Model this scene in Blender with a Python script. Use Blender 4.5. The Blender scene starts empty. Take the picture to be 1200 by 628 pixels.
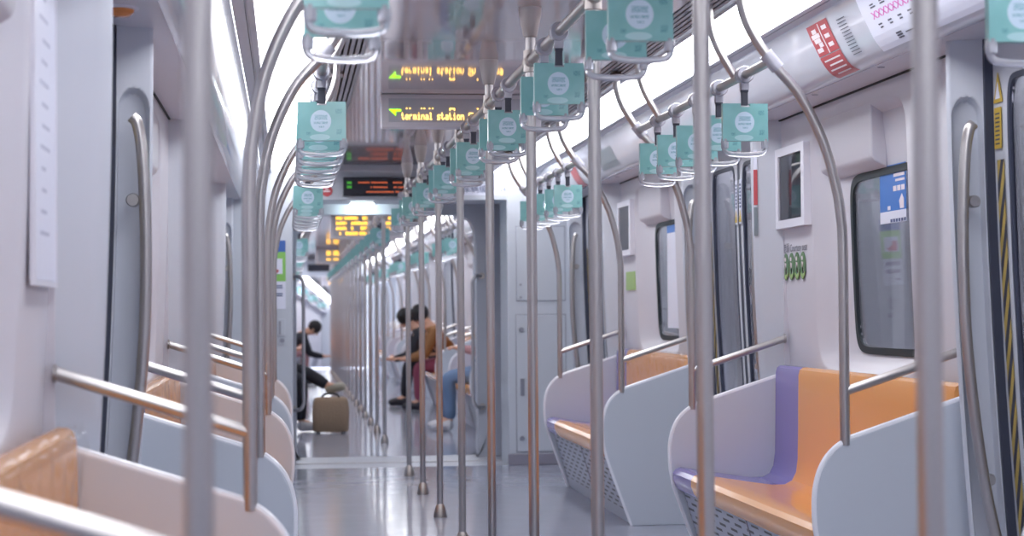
import bpy, bmesh, math, random
from mathutils import Vector, Matrix

random.seed(7)
SC = bpy.context.scene
COL = SC.collection
PI = math.pi

# ------------------------------------------------------------------ view / render look
SC.view_settings.view_transform = 'Standard'
SC.view_settings.look = 'None'
SC.view_settings.gamma = 1.0
SC.view_settings.use_curve_mapping = False
SC.view_settings.exposure = 0.76


def lin(c):
    out = []
    for v in c:
        out.append(v / 12.92 if v <= 0.04045 else ((v + 0.055) / 1.055) ** 2.4)
    return tuple(out) + (1.0,)


# ------------------------------------------------------------------ materials
MATS = {}


def mat(name, rgb, rough=0.4, metal=0.0, spec=0.5, coat=0.0, emit=None, estr=0.0, trans=0.0, alpha=1.0, bump=None, ior=1.45, aniso=0.0, sub=0.0):
    m = bpy.data.materials.new(name)
    m.use_nodes = True
    nt = m.node_tree
    b = nt.nodes['Principled BSDF']
    b.inputs['Base Color'].default_value = lin(rgb)
    b.inputs['Roughness'].default_value = rough
    b.inputs['Metallic'].default_value = metal
    b.inputs['Specular IOR Level'].default_value = spec
    b.inputs['Coat Weight'].default_value = coat
    b.inputs['Coat Roughness'].default_value = 0.06
    b.inputs['IOR'].default_value = ior
    b.inputs['Transmission Weight'].default_value = trans
    b.inputs['Alpha'].default_value = alpha
    if emit:
        b.inputs['Emission Color'].default_value = lin(emit)
        b.inputs['Emission Strength'].default_value = estr
    if bump:
        sc, st, dist, stretch = bump
        tc = nt.nodes.new('ShaderNodeTexCoord')
        mp = nt.nodes.new('ShaderNodeMapping')
        mp.inputs['Scale'].default_value = stretch
        nz = nt.nodes.new('ShaderNodeTexNoise')
        nz.inputs['Scale'].default_value = sc
        nz.inputs['Detail'].default_value = 3
        bp = nt.nodes.new('ShaderNodeBump')
        bp.inputs['Strength'].default_value = st
        bp.inputs['Distance'].default_value = dist
        nt.links.new(tc.outputs['Object'], mp.inputs['Vector'])
        nt.links.new(mp.outputs['Vector'], nz.inputs['Vector'])
        nt.links.new(nz.outputs['Fac'], bp.inputs['Height'])
        nt.links.new(bp.outputs['Normal'], b.inputs['Normal'])
    MATS[name] = m
    return m


def N(nt, typ, **kw):
    n = nt.nodes.new(typ)
    for k, v in kw.items():
        setattr(n, k, v)
    return n


def math_node(nt, op, a, b=None, c=None):
    n = nt.nodes.new('ShaderNodeMath')
    n.operation = op
    for i, v in enumerate((a, b, c)):
        if v is None:
            continue
        if isinstance(v, (int, float)):
            n.inputs[i].default_value = v
        else:
            nt.links.new(v, n.inputs[i])
    return n.outputs[0]


def mix_rgb(nt, fac, a, b):
    n = nt.nodes.new('ShaderNodeMix')
    n.data_type = 'RGBA'
    if isinstance(fac, (int, float)):
        n.inputs[0].default_value = fac
    else:
        nt.links.new(fac, n.inputs[0])
    for sock, v in ((6, a), (7, b)):
        if isinstance(v, tuple):
            n.inputs[sock].default_value = v
        else:
            nt.links.new(v, n.inputs[sock])
    return n.outputs[2]


mat('wall_white', (0.83, 0.825, 0.86), 0.32, bump=(3.0, 0.04, 0.02, (1, 1, 1)))
mat('jamb_white', (0.80, 0.815, 0.855), 0.38)
mat('door_white', (0.81, 0.825, 0.86), 0.35)
mat('cove_white', (0.83, 0.84, 0.885), 0.13, coat=0.5)
mat('soffit_white', (0.82, 0.82, 0.86), 0.38)
mat('partition_white', (0.79, 0.815, 0.855), 0.38)
mat('edge_highlight_white', (0.93, 0.94, 0.97), 0.22)
mat('end_white', (0.79, 0.81, 0.845), 0.35)
mat('grey_trim', (0.76, 0.77, 0.82), 0.3, 0.3)
mat('kick_grey', (0.58, 0.57, 0.62), 0.4)
mat('gangway_grey', (0.74, 0.75, 0.79), 0.42)
mat('bellows_grey', (0.66, 0.67, 0.73), 0.6)
mat('steel', (0.745, 0.73, 0.725), 0.31, 1.0)
mat('steel_satin', (0.78, 0.77, 0.78), 0.36, 1.0)
mat('steel_cup', (0.72, 0.69, 0.67), 0.34, 1.0)
mat('ceiling_metal', (0.90, 0.87, 0.89), 0.06, 0.5, bump=(2.2, 0.02, 0.02, (1.2, 0.25, 1)))
mat('vent_dark', (0.10, 0.10, 0.12), 0.6)
mat('vent_slat', (0.66, 0.65, 0.68), 0.35, 0.4)
mat('rubber', (0.26, 0.28, 0.35), 0.5)
mat('window_rubber', (0.14, 0.18, 0.20), 0.5)
mat('orange', (0.925, 0.645, 0.35), 0.24, spec=0.45, coat=0.3)
mat('purple', (0.52, 0.48, 0.73), 0.24, spec=0.45, coat=0.3)
mat('strap_dark', (0.27, 0.28, 0.33), 0.5)
mat('clear_plastic', (0.93, 0.94, 0.98), 0.07, trans=0.62, ior=1.45)
mat('collar_plastic', (0.86, 0.86, 0.91), 0.15, trans=0.35)
mat('led_frame', (0.88, 0.87, 0.90), 0.35)
mat('led_glass', (0.78, 0.79, 0.83), 0.09, spec=0.5, coat=0.3)
mat('led_black', (0.22, 0.225, 0.26), 0.12)
mat('led_orange', (0.2, 0.1, 0.02), emit=(1.0, 0.76, 0.36), estr=2.6)
mat('led_amber', (0.2, 0.1, 0.02), emit=(1.0, 0.74, 0.28), estr=1.5)
mat('led_red', (0.2, 0.1, 0.02), emit=(1.0, 0.50, 0.33), estr=0.38)
mat('led_green', (0.1, 0.2, 0.02), emit=(0.62, 1.0, 0.12), estr=1.6)
mat('led_dimgreen', (0.1, 0.2, 0.02), emit=(0.35, 0.80, 0.30), estr=0.35)
mat('lamp_white', (1, 1, 1), emit=(0.92, 1.0, 1.0), estr=40.0)
mat('light_panel', (1, 1, 1), 0.5, emit=(0.975, 0.98, 1.0), estr=4.2)
mat('frame_white', (0.90, 0.90, 0.94), 0.3)
mat('paper_white', (0.90, 0.91, 0.97), 0.35)
mat('red_print', (0.76, 0.34, 0.36), 0.25)
mat('ink_dark', (0.30, 0.31, 0.38), 0.5)
mat('faint_ink', (0.76, 0.77, 0.84), 0.5)
mat('ink_blue', (0.27, 0.33, 0.50), 0.5)
mat('ink_white', (0.95, 0.90, 0.92), 0.5)
mat('ink_pink', (0.90, 0.45, 0.78), 0.5)
mat('blue_print', (0.22, 0.47, 0.80), 0.3)
mat('navy_print', (0.25, 0.40, 0.68), 0.35)
mat('green_print', (0.55, 0.78, 0.40), 0.35)
mat('icon_green', (0.36, 0.50, 0.34), 0.4)
mat('icon_leaf', (0.62, 0.74, 0.45), 0.4)
mat('teal_poster', (0.50, 0.54, 0.57), 0.3)
mat('yellow_print', (0.80, 0.68, 0.28), 0.4)
mat('lamp_amber', (0.85, 0.50, 0.20), 0.25, coat=0.6)
mat('black_plastic', (0.12, 0.13, 0.17), 0.4)
mat('lock_grey', (0.60, 0.61, 0.66), 0.35, 0.5)
mat('skin', (0.80, 0.62, 0.53), 0.5)
mat('hair_black', (0.08, 0.075, 0.09), 0.5)
mat('cloth_black', (0.13, 0.14, 0.18), 0.8)
mat('cloth_navy', (0.18, 0.22, 0.33), 0.8)
mat('cloth_jeans', (0.42, 0.52, 0.66), 0.8)
mat('cloth_brown', (0.52, 0.36, 0.22), 0.8)
mat('cloth_maroon', (0.52, 0.25, 0.34), 0.8)
mat('cloth_pink', (0.72, 0.55, 0.57), 0.8)
mat('cloth_white', (0.82, 0.83, 0.86), 0.8)
mat('shoe_white', (0.80, 0.80, 0.83), 0.5)
mat('shoe_beige', (0.62, 0.61, 0.56), 0.6)
mat('shoe_dark', (0.16, 0.15, 0.19), 0.6)
mat('bag_brown', (0.58, 0.50, 0.42), 0.8, bump=(60, 0.5, 0.01, (1, 1, 1)))
mat('bag_dark', (0.22, 0.20, 0.20), 0.7)
mat('station_grey', (0.80, 0.80, 0.80), 0.5)
mat('station_dark', (0.42, 0.43, 0.46), 0.5)


def floor_material():
    m = mat('floor_lino', (0.62, 0.63, 0.70), 0.2)
    nt = m.node_tree
    b = nt.nodes['Principled BSDF']
    tc = N(nt, 'ShaderNodeTexCoord')
    nz = N(nt, 'ShaderNodeTexNoise')
    nz.inputs['Scale'].default_value = 260
    nz.inputs['Detail'].default_value = 2
    nt.links.new(tc.outputs['Object'], nz.inputs['Vector'])
    nt.links.new(mix_rgb(nt, nz.outputs['Fac'], lin((0.60, 0.615, 0.675)), lin((0.70, 0.715, 0.775))), b.inputs['Base Color'])
    n2 = N(nt, 'ShaderNodeTexNoise')
    n2.inputs['Scale'].default_value = 5
    nt.links.new(tc.outputs['Object'], n2.inputs['Vector'])
    bp = N(nt, 'ShaderNodeBump')
    bp.inputs['Strength'].default_value = 0.08
    bp.inputs['Distance'].default_value = 0.01
    nt.links.new(n2.outputs['Fac'], bp.inputs['Height'])
    nt.links.new(bp.outputs['Normal'], b.inputs['Normal'])
    nt.links.new(math_node(nt, 'MULTIPLY_ADD', n2.outputs['Fac'], 0.10, 0.07), b.inputs['Roughness'])


floor_material()


def perforated_material():
    m = mat('perforated_grey', (0.66, 0.69, 0.76), 0.4, 0.1)
    nt = m.node_tree
    b = nt.nodes['Principled BSDF']
    uv = N(nt, 'ShaderNodeUVMap')
    sx = N(nt, 'ShaderNodeSeparateXYZ')
    nt.links.new(uv.outputs['UV'], sx.inputs[0])
    u, v = sx.outputs[0], sx.outputs[1]
    rv = math_node(nt, 'DIVIDE', v, 0.0305)
    row = math_node(nt, 'FLOOR', rv)
    par = math_node(nt, 'MULTIPLY', math_node(nt, 'MODULO', row, 2.0), 0.5)
    uu = math_node(nt, 'FRACT', math_node(nt, 'ADD', math_node(nt, 'DIVIDE', u, 0.19), par))
    vv = math_node(nt, 'FRACT', rv)
    a = math_node(nt, 'MULTIPLY', math_node(nt, 'LESS_THAN', uu, 0.56), math_node(nt, 'GREATER_THAN', vv, 0.34))
    a = math_node(nt, 'MULTIPLY', a, math_node(nt, 'LESS_THAN', vv, 0.72))
    a = math_node(nt, 'MULTIPLY', a, math_node(nt, 'GREATER_THAN', v, 0.075))
    a = math_node(nt, 'MULTIPLY', a, math_node(nt, 'LESS_THAN', v, 0.355))
    nt.links.new(mix_rgb(nt, a, lin((0.66, 0.69, 0.76)), lin((0.14, 0.16, 0.22))), b.inputs['Base Color'])


perforated_material()


def hazard_material():
    m = mat('hazard_stripe', (0.2, 0.2, 0.2), 0.4)
    nt = m.node_tree
    b = nt.nodes['Principled BSDF']
    uv = N(nt, 'ShaderNodeUVMap')
    sx = N(nt, 'ShaderNodeSeparateXYZ')
    nt.links.new(uv.outputs['UV'], sx.inputs[0])
    d = math_node(nt, 'ADD', math_node(nt, 'DIVIDE', sx.outputs[1], 0.125), math_node(nt, 'DIVIDE', sx.outputs[0], 0.055))
    s = math_node(nt, 'GREATER_THAN', math_node(nt, 'FRACT', d), 0.5)
    nt.links.new(mix_rgb(nt, s, lin((0.25, 0.26, 0.32)), lin((0.78, 0.68, 0.38))), b.inputs['Base Color'])


hazard_material()


def card_material():
    """teal advert sleeve: pale round patch with rows of small characters, faint marks elsewhere"""
    m = mat('teal_card', (0.42, 0.72, 0.72), 0.28, coat=0.25)
    nt = m.node_tree
    b = nt.nodes['Principled BSDF']
    uv = N(nt, 'ShaderNodeUVMap')
    sx = N(nt, 'ShaderNodeSeparateXYZ')
    nt.links.new(uv.outputs['UV'], sx.inputs[0])
    x, y = sx.outputs[0], sx.outputs[1]          # metres on the card face, centre 0

    def ell(cx, cy, rx, ry):
        dx = math_node(nt, 'DIVIDE', math_node(nt, 'SUBTRACT', x, cx), rx)
        dy = math_node(nt, 'DIVIDE', math_node(nt, 'SUBTRACT', y, cy), ry)
        return math_node(nt, 'LESS_THAN', math_node(nt, 'ADD', math_node(nt, 'MULTIPLY', dx, dx), math_node(nt, 'MULTIPLY', dy, dy)), 1.0)

    def rect(x0, x1, y0, y1):
        r = math_node(nt, 'MULTIPLY', math_node(nt, 'GREATER_THAN', x, x0), math_node(nt, 'LESS_THAN', x, x1))
        r = math_node(nt, 'MULTIPLY', r, math_node(nt, 'GREATER_THAN', y, y0))
        return math_node(nt, 'MULTIPLY', r, math_node(nt, 'LESS_THAN', y, y1))
    nz = N(nt, 'ShaderNodeTexNoise')
    nz.inputs['Scale'].default_value = 330
    nz.inputs['Detail'].default_value = 1
    nt.links.new(uv.outputs['UV'], nz.inputs['Vector'])
    n2 = N(nt, 'ShaderNodeTexNoise')
    n2.inputs['Scale'].default_value = 14
    nt.links.new(uv.outputs['UV'], n2.inputs['Vector'])
    base = mix_rgb(nt, math_node(nt, 'MULTIPLY', n2.outputs['Fac'], 0.9), lin((0.45, 0.68, 0.67)), lin((0.58, 0.79, 0.80)))
    disc = ell(-0.003, 0.0, 0.034, 0.036)
    c = mix_rgb(nt, disc, base, lin((0.78, 0.86, 0.92)))
    glyph = math_node(nt, 'GREATER_THAN', nz.outputs['Fac'], 0.47)
    rows = rect(-0.024, 0.018, 0.004, 0.020)
    rows = math_node(nt, 'MAXIMUM', rows, rect(-0.026, 0.020, -0.010, -0.002))
    rows = math_node(nt, 'MAXIMUM', rows, rect(-0.010, 0.008, -0.022, -0.016))
    c = mix_rgb(nt, math_node(nt, 'MULTIPLY', math_node(nt, 'MULTIPLY', rows, glyph), 0.75), c, lin((0.36, 0.62, 0.68)))
    marks = math_node(nt, 'MAXIMUM', rect(0.045, 0.066, 0.024, 0.040), rect(0.048, 0.066, -0.044, -0.026))
    marks = math_node(nt, 'MAXIMUM', marks, rect(-0.050, -0.036, -0.046, -0.036))
    c = mix_rgb(nt, math_node(nt, 'MULTIPLY', math_node(nt, 'MULTIPLY', marks, glyph), 0.6), c, lin((0.26, 0.50, 0.56)))
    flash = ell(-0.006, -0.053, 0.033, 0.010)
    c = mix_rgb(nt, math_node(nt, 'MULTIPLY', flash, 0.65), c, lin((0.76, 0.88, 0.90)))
    nt.links.new(c, b.inputs['Base Color'])


card_material()


def film_material():
    m = bpy.data.materials.new('clear_film')
    m.use_nodes = True
    nt = m.node_tree
    out = nt.nodes['Material Output']
    nt.nodes.remove(nt.nodes['Principled BSDF'])
    tr = N(nt, 'ShaderNodeBsdfTransparent')
    gl = N(nt, 'ShaderNodeBsdfGlossy')
    gl.inputs['Roughness'].default_value = 0.12
    mx = N(nt, 'ShaderNodeMixShader')
    mx.inputs[0].default_value = 0.14
    nt.links.new(tr.outputs[0], mx.inputs[1])
    nt.links.new(gl.outputs[0], mx.inputs[2])
    nt.links.new(mx.outputs[0], out.inputs['Surface'])
    MATS['clear_film'] = m


film_material()


def glass_material(name, tint, refl):
    m = bpy.data.materials.new(name)
    m.use_nodes = True
    nt = m.node_tree
    out = nt.nodes['Material Output']
    nt.nodes.remove(nt.nodes['Principled BSDF'])
    tr = N(nt, 'ShaderNodeBsdfTransparent')
    tr.inputs['Color'].default_value = lin(tint)
    gl = N(nt, 'ShaderNodeBsdfGlossy')
    gl.inputs['Roughness'].default_value = 0.02
    fr = N(nt, 'ShaderNodeFresnel')
    fr.inputs['IOR'].default_value = 1.5
    f = math_node(nt, 'MULTIPLY_ADD', fr.outputs[0], 0.8, refl)
    mx = N(nt, 'ShaderNodeMixShader')
    nt.links.new(f, mx.inputs[0])
    nt.links.new(tr.outputs[0], mx.inputs[1])
    nt.links.new(gl.outputs[0], mx.inputs[2])
    nt.links.new(mx.outputs[0], out.inputs['Surface'])
    MATS[name] = m


glass_material('window_glass', (0.84, 0.84, 0.87), 0.02)


# ------------------------------------------------------------------ mesh builder
def smooth_path(pts, n=6):
    """Catmull-Rom through pts"""
    P = [Vector(p) for p in pts]
    if len(P) < 3:
        return P
    out = []
    for i in range(len(P) - 1):
        p0 = P[i - 1] if i > 0 else P[i] * 2 - P[i + 1]
        p1, p2 = P[i], P[i + 1]
        p3 = P[i + 2] if i + 2 < len(P) else P[i + 1] * 2 - P[i]
        for k in range(n):
            t = k / n
            out.append(0.5 * ((2 * p1) + (p2 - p0) * t + (2 * p0 - 5 * p1 + 4 * p2 - p3) * t * t + (3 * p1 - p0 - 3 * p2 + p3) * t ** 3))
    out.append(P[-1])
    return out


class MB:
    def __init__(self):
        self.bm = bmesh.new()
        self.uv = None

    def box(self, x0, x1, y0, y1, z0, z1):
        x0, x1 = min(x0, x1), max(x0, x1)
        y0, y1 = min(y0, y1), max(y0, y1)
        z0, z1 = min(z0, z1), max(z0, z1)
        v = [self.bm.verts.new(p) for p in ((x0, y0, z0), (x1, y0, z0), (x1, y1, z0), (x0, y1, z0), (x0, y0, z1), (x1, y0, z1), (x1, y1, z1), (x0, y1, z1))]
        for f in ((0, 3, 2, 1), (4, 5, 6, 7), (0, 1, 5, 4), (1, 2, 6, 5), (2, 3, 7, 6), (3, 0, 4, 7)):
            self.bm.faces.new([v[i] for i in f])
        return self

    def tube(self, pts, r, n=12, closed=False, caps=True):
        P = [Vector(p) for p in pts]
        m = len(P)
        rings = []
        up = None
        for i in range(m):
            if closed:
                d = (P[(i + 1) % m] - P[i - 1]).normalized()
            else:
                d = (P[min(i + 1, m - 1)] - P[max(i - 1, 0)]).normalized()
            if up is None:
                a = Vector((0, 0, 1)) if abs(d.z) < 0.9 else Vector((0, 1, 0))
                up = (a - d * a.dot(d)).normalized()
            else:
                up = (up - d * up.dot(d)).normalized()
            sd = d.cross(up)
            rr = r[i] if isinstance(r, (list, tuple)) else r
            rings.append([self.bm.verts.new(P[i] + (up * math.cos(2 * PI * k / n) + sd * math.sin(2 * PI * k / n)) * rr) for k in range(n)])
        for i in range(m if closed else m - 1):
            A, B = rings[i], rings[(i + 1) % m]
            for k in range(n):
                self.bm.faces.new((A[k], A[(k + 1) % n], B[(k + 1) % n], B[k]))
        if caps and not closed:
            self.bm.faces.new(rings[0][::-1])
            self.bm.faces.new(rings[-1])
        return self

    def lathe(self, prof, c=(0, 0, 0), axis='z', n=20):
        """prof: list of (radius, height) along axis"""
        pts, rr = [], []
        for r, h in prof:
            p = {'x': (h, 0, 0), 'y': (0, h, 0), 'z': (0, 0, h)}[axis]
            pts.append(Vector(p) + Vector(c))
            rr.append(max(r, 1e-4))
        rings = []
        for p, r in zip(pts, rr):
            ring = []
            for k in range(n):
                a = 2 * PI * k / n
                o = {'x': (0, math.cos(a), math.sin(a)), 'y': (math.sin(a), 0, math.cos(a)), 'z': (math.cos(a), math.sin(a), 0)}[axis]
                ring.append(self.bm.verts.new(p + Vector(o) * r))
            rings.append(ring)
        for A, B in zip(rings, rings[1:]):
            for k in range(n):
                self.bm.faces.new((A[k], A[(k + 1) % n], B[(k + 1) % n], B[k]))
        self.bm.faces.new(rings[0][::-1])
        self.bm.faces.new(rings[-1])
        return self

    def prism(self, poly, axis, a, b):
        """extrude a 2D polygon: axis 'y' -> poly is (x,z); 'x' -> (y,z); 'z' -> (x,y)"""
        def P(p, t):
            return {'y': (p[0], t, p[1]), 'x': (t, p[0], p[1]), 'z': (p[0], p[1], t)}[axis]
        A = [self.bm.verts.new(P(p, a)) for p in poly]
        B = [self.bm.verts.new(P(p, b)) for p in poly]
        n = len(poly)
        for i in range(n):
            self.bm.faces.new((A[i], A[(i + 1) % n], B[(i + 1) % n], B[i]))
        self.bm.faces.new(A[::-1])
        self.bm.faces.new(B)
        return self

    def loops(self, ls, close=True, cap0=False, cap1=False):
        """bridge equal-length point loops"""
        R = [[self.bm.verts.new(p) for p in l] for l in ls]
        n = len(R[0])
        for A, B in zip(R, R[1:]):
            for k in range(n if close else n - 1):
                self.bm.faces.new((A[k], A[(k + 1) % n], B[(k + 1) % n], B[k]))
        if cap0:
            self.bm.faces.new(R[0][::-1])
        if cap1:
            self.bm.faces.new(R[-1])
        return self

    def quad(self, a, b, c, d, uv=None):
        f = self.bm.faces.new([self.bm.verts.new(p) for p in (a, b, c, d)])
        if uv:
            L = self.bm.loops.layers.uv.verify()
            for l, t in zip(f.loops, uv):
                l[L].uv = t
        return self

    def sphere(self, c, r, seg=16, sz=(1, 1, 1)):
        m = Matrix.Translation(c) @ Matrix.Diagonal((sz[0] * r, sz[1] * r, sz[2] * r, 1))
        bmesh.ops.create_uvsphere(self.bm, u_segments=seg, v_segments=seg // 2 + 2, radius=1, matrix=m)
        return self


TOPS = []


def link(o, parent):
    COL.objects.link(o)
    if parent is not None:
        o.parent = parent
    else:
        TOPS.append(o)
    return o


def obj(name, mb, material, parent=None, bevel=0.0, recalc=True, angle=38, segs=2):
    bm = mb.bm
    if recalc:
        bmesh.ops.recalc_face_normals(bm, faces=bm.faces)
    me = bpy.data.meshes.new(name)
    bm.to_mesh(me)
    bm.free()
    me.materials.append(MATS[material] if isinstance(material, str) else material)
    for p in me.polygons:
        p.use_smooth = True
    me.set_sharp_from_angle(angle=math.radians(angle))
    o = bpy.data.objects.new(name, me)
    link(o, parent)
    if bevel:
        md = o.modifiers.new('bevel', 'BEVEL')
        md.width = bevel
        md.segments = segs
        md.limit_method = 'ANGLE'
        md.angle_limit = math.radians(40)
        md.harden_normals = False
    return o


def tag(o, label, cat, group=None, kind=None):
    o['label'] = label
    o['category'] = cat
    if group:
        o['group'] = group
    if kind:
        o['kind'] = kind
    return o


def thing(name, label, cat, loc=(0, 0, 0), group=None, rotz=0.0):
    o = bpy.data.objects.new(name, None)
    o.empty_display_size = 0.05
    o.location = loc
    o.rotation_euler = (0, 0, rotz)
    link(o, None)
    return tag(o, label, cat, group)


def struct(name, mb, material, parent=None, bevel=0.0, **kw):
    o = obj(name, mb, material, parent, bevel, **kw)
    if parent is None:
        o['kind'] = 'structure'
        o['category'] = stem_word(name)
        o['label'] = kw.get('label') or STRUCT_LABEL.get(name.split('.')[0], 'plain painted interior surface of the train car')
    return o


def stem_word(n):
    return n.split('_')[0]


STRUCT_LABEL = {
    'floor': 'glossy blue-grey linoleum floor of the train car',
    'ceiling': 'mirror-like grey metal ceiling above the centre poles',
    'wall_left': 'white moulded side wall behind the left-hand seats',
    'wall_right': 'white moulded side wall behind the right-hand seats',
}


def copy_tree(o, parent=None):
    c = o.copy()
    COL.objects.link(c)
    if parent is not None:
        c.parent = parent
    else:
        TOPS.append(c)
    for ch in CH.get(o.name, ()):
        copy_tree(ch, c)
    return c


CH = {}


def index_children(root):
    ch = [x for x in COL.objects if x.parent == root]
    CH[root.name] = ch
    for c in ch:
        index_children(c)


def text_obj(name, s, size, material, parent, loc, rot, depth=0.0):
    cu = bpy.data.curves.new(name, 'FONT')
    cu.body = s
    cu.size = size
    cu.extrude = depth
    cu.align_x = 'CENTER'
    cu.align_y = 'CENTER'
    tmp = bpy.data.objects.new(name, cu)
    COL.objects.link(tmp)
    bpy.context.view_layer.update()
    me = bpy.data.meshes.new_from_object(tmp)
    bpy.data.objects.remove(tmp)
    me.materials.clear()
    me.materials.append(MATS[material])
    o = bpy.data.objects.new(name, me)
    o.location = loc
    o.rotation_euler = rot
    link(o, parent)
    return o


def lean(z):
    """the car body's sides belly outwards towards the floor"""
    t = max(0.0, (1.98 - z) / 1.5)
    return 0.055 * t * t


def apply_lean(o_mb, s):
    for v in o_mb.bm.verts:
        v.co.x += s * lean(v.co.z)


def superloop(cu, cv, hu, hv, n=64, e=8.0):
    out = []
    for k in range(n):
        a = 2 * PI * k / n + 1e-9
        c, d = math.cos(a), math.sin(a)
        u = math.copysign(abs(c) ** (2 / e), c)
        v = math.copysign(abs(d) ** (2 / e), d)
        out.append((cu + hu * u, cv + hv * v))
    return out


def rectloop(u0, u1, v0, v1, n=64):
    cu, cv, hu, hv = (u0 + u1) / 2, (v0 + v1) / 2, (u1 - u0) / 2, (v1 - v0) / 2
    out = []
    for k in range(n):
        a = 2 * PI * k / n + 1e-9
        c, d = math.cos(a), math.sin(a)
        m = max(abs(c), abs(d))
        out.append((cu + hu * c / m, cv + hv * d / m))
    return out


ORD = ['first', 'second', 'third', 'fourth', 'fifth', 'sixth', 'seventh', 'eighth', 'ninth', 'tenth', 'eleventh', 'twelfth',
       'thirteenth', 'fourteenth', 'fifteenth', 'sixteenth', 'seventeenth', 'eighteenth', 'nineteenth', 'twentieth',
       'twenty-first', 'twenty-second', 'twenty-third', 'twenty-fourth', 'twenty-fifth', 'twenty-sixth', 'twenty-seventh', 'twenty-eighth',
       'twenty-ninth', 'thirtieth', 'thirty-first', 'thirty-second', 'thirty-third', 'thirty-fourth', 'thirty-fifth', 'thirty-sixth', 'thirty-seventh', 'thirty-eighth']
SIDE = {1: 'right', -1: 'left'}

# ------------------------------------------------------------------ shell of one car
CEIL = 2.22
SOFF = 2.008
COVE = [(1.036, 2.212), (1.040, 2.192), (1.062, 2.140), (1.085, 2.095), (1.100, 2.064), (1.117, 2.038), (1.135, 2.018), (1.155, 2.006), (1.185, 2.002)]


def car_shell(y0, y1, where):
    m = MB().box(-1.50, 1.50, y0, y1, -0.06, 0.0)
    f = struct('floor', m, 'floor_lino')
    f['label'] = 'glossy blue-grey linoleum floor of ' + where
    m = MB().box(-0.53, 0.53, y0, y1, CEIL, CEIL + 0.03)
    c = struct('ceiling', m, 'ceiling_metal')
    c['label'] = 'mirror-like grey metal ceiling along the middle of ' + where
    for s in (-1, 1):
        sd = SIDE[s]
        m = MB().box(s * 0.53, s * 0.66, y0, y1, CEIL + 0.03, CEIL + 0.04)
        v = struct('trim_%d' % (1 if s < 0 else 2), m, 'vent_dark')
        v['label'] = 'slotted air vent running beside the %s light strip of %s' % (sd, where)
        m = MB()
        for k in range(6):
            x = 0.533 + k * 0.0235
            m.box(s * x, s * (x + 0.0155), y0, y1, CEIL - 0.004, CEIL + 0.026)
        o = obj('vent_slats', m, 'vent_slat', v)
        m = MB().box(s * 0.675, s * 0.695, y0, y1, CEIL - 0.012, CEIL + 0.03)
        m.box(s * 0.958, s * 0.982, y0, y1, CEIL - 0.014, CEIL + 0.03)
        m.box(s * 0.984, s * 0.990, y0, y1, CEIL - 0.004, CEIL + 0.03)
        m.box(s * 0.992, s * 1.034, y0, y1, CEIL - 0.012, CEIL + 0.03)
        o = struct('trim_%d' % (3 if s < 0 else 4), m, 'grey_trim')
        o['label'] = 'thin grey metal edging of the %s light strip in %s' % (sd, where)
        # luminous diffuser
        m = MB().box(s * 0.695, s * 0.955, y0, y1, CEIL - 0.004, CEIL + 0.02)
        o = obj('ceiling_light', m, 'light_panel')
        tag(o, 'long glowing white ceiling light strip on the %s of %s' % (sd, where), 'ceiling light')
        # curved glossy cove panel and soffit under it
        P = [(s * a, b) for a, b in COVE]
        back = [(s * 1.195, 2.004), (s * 1.195, 2.212)]
        m = MB().prism(P + back, 'y', y0, y1)
        o = struct('trim_%d' % (5 if s < 0 else 6), m, 'cove_white', angle=50)
        o['label'] = 'curved glossy white cove panel under the %s light strip of %s' % (sd, where)
        m = MB().box(s * 1.19, s * 1.50, y0, y1, SOFF, CEIL + 0.05)
        o = struct('trim_%d' % (7 if s < 0 else 8), m, 'soffit_white')
        o['label'] = 'flat white soffit above the %s windows and doors of %s' % (sd, where)
        m = MB().box(s * 1.352, s * 1.362, y0, y1, SOFF - 0.006, SOFF + 0.004)
        o = struct('trim_%d' % (9 if s < 0 else 10), m, 'vent_dark')
        o['label'] = 'dark shadow gap between %s wall and soffit of %s' % (sd, where)


WN = [0]
DN = [0]


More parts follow.
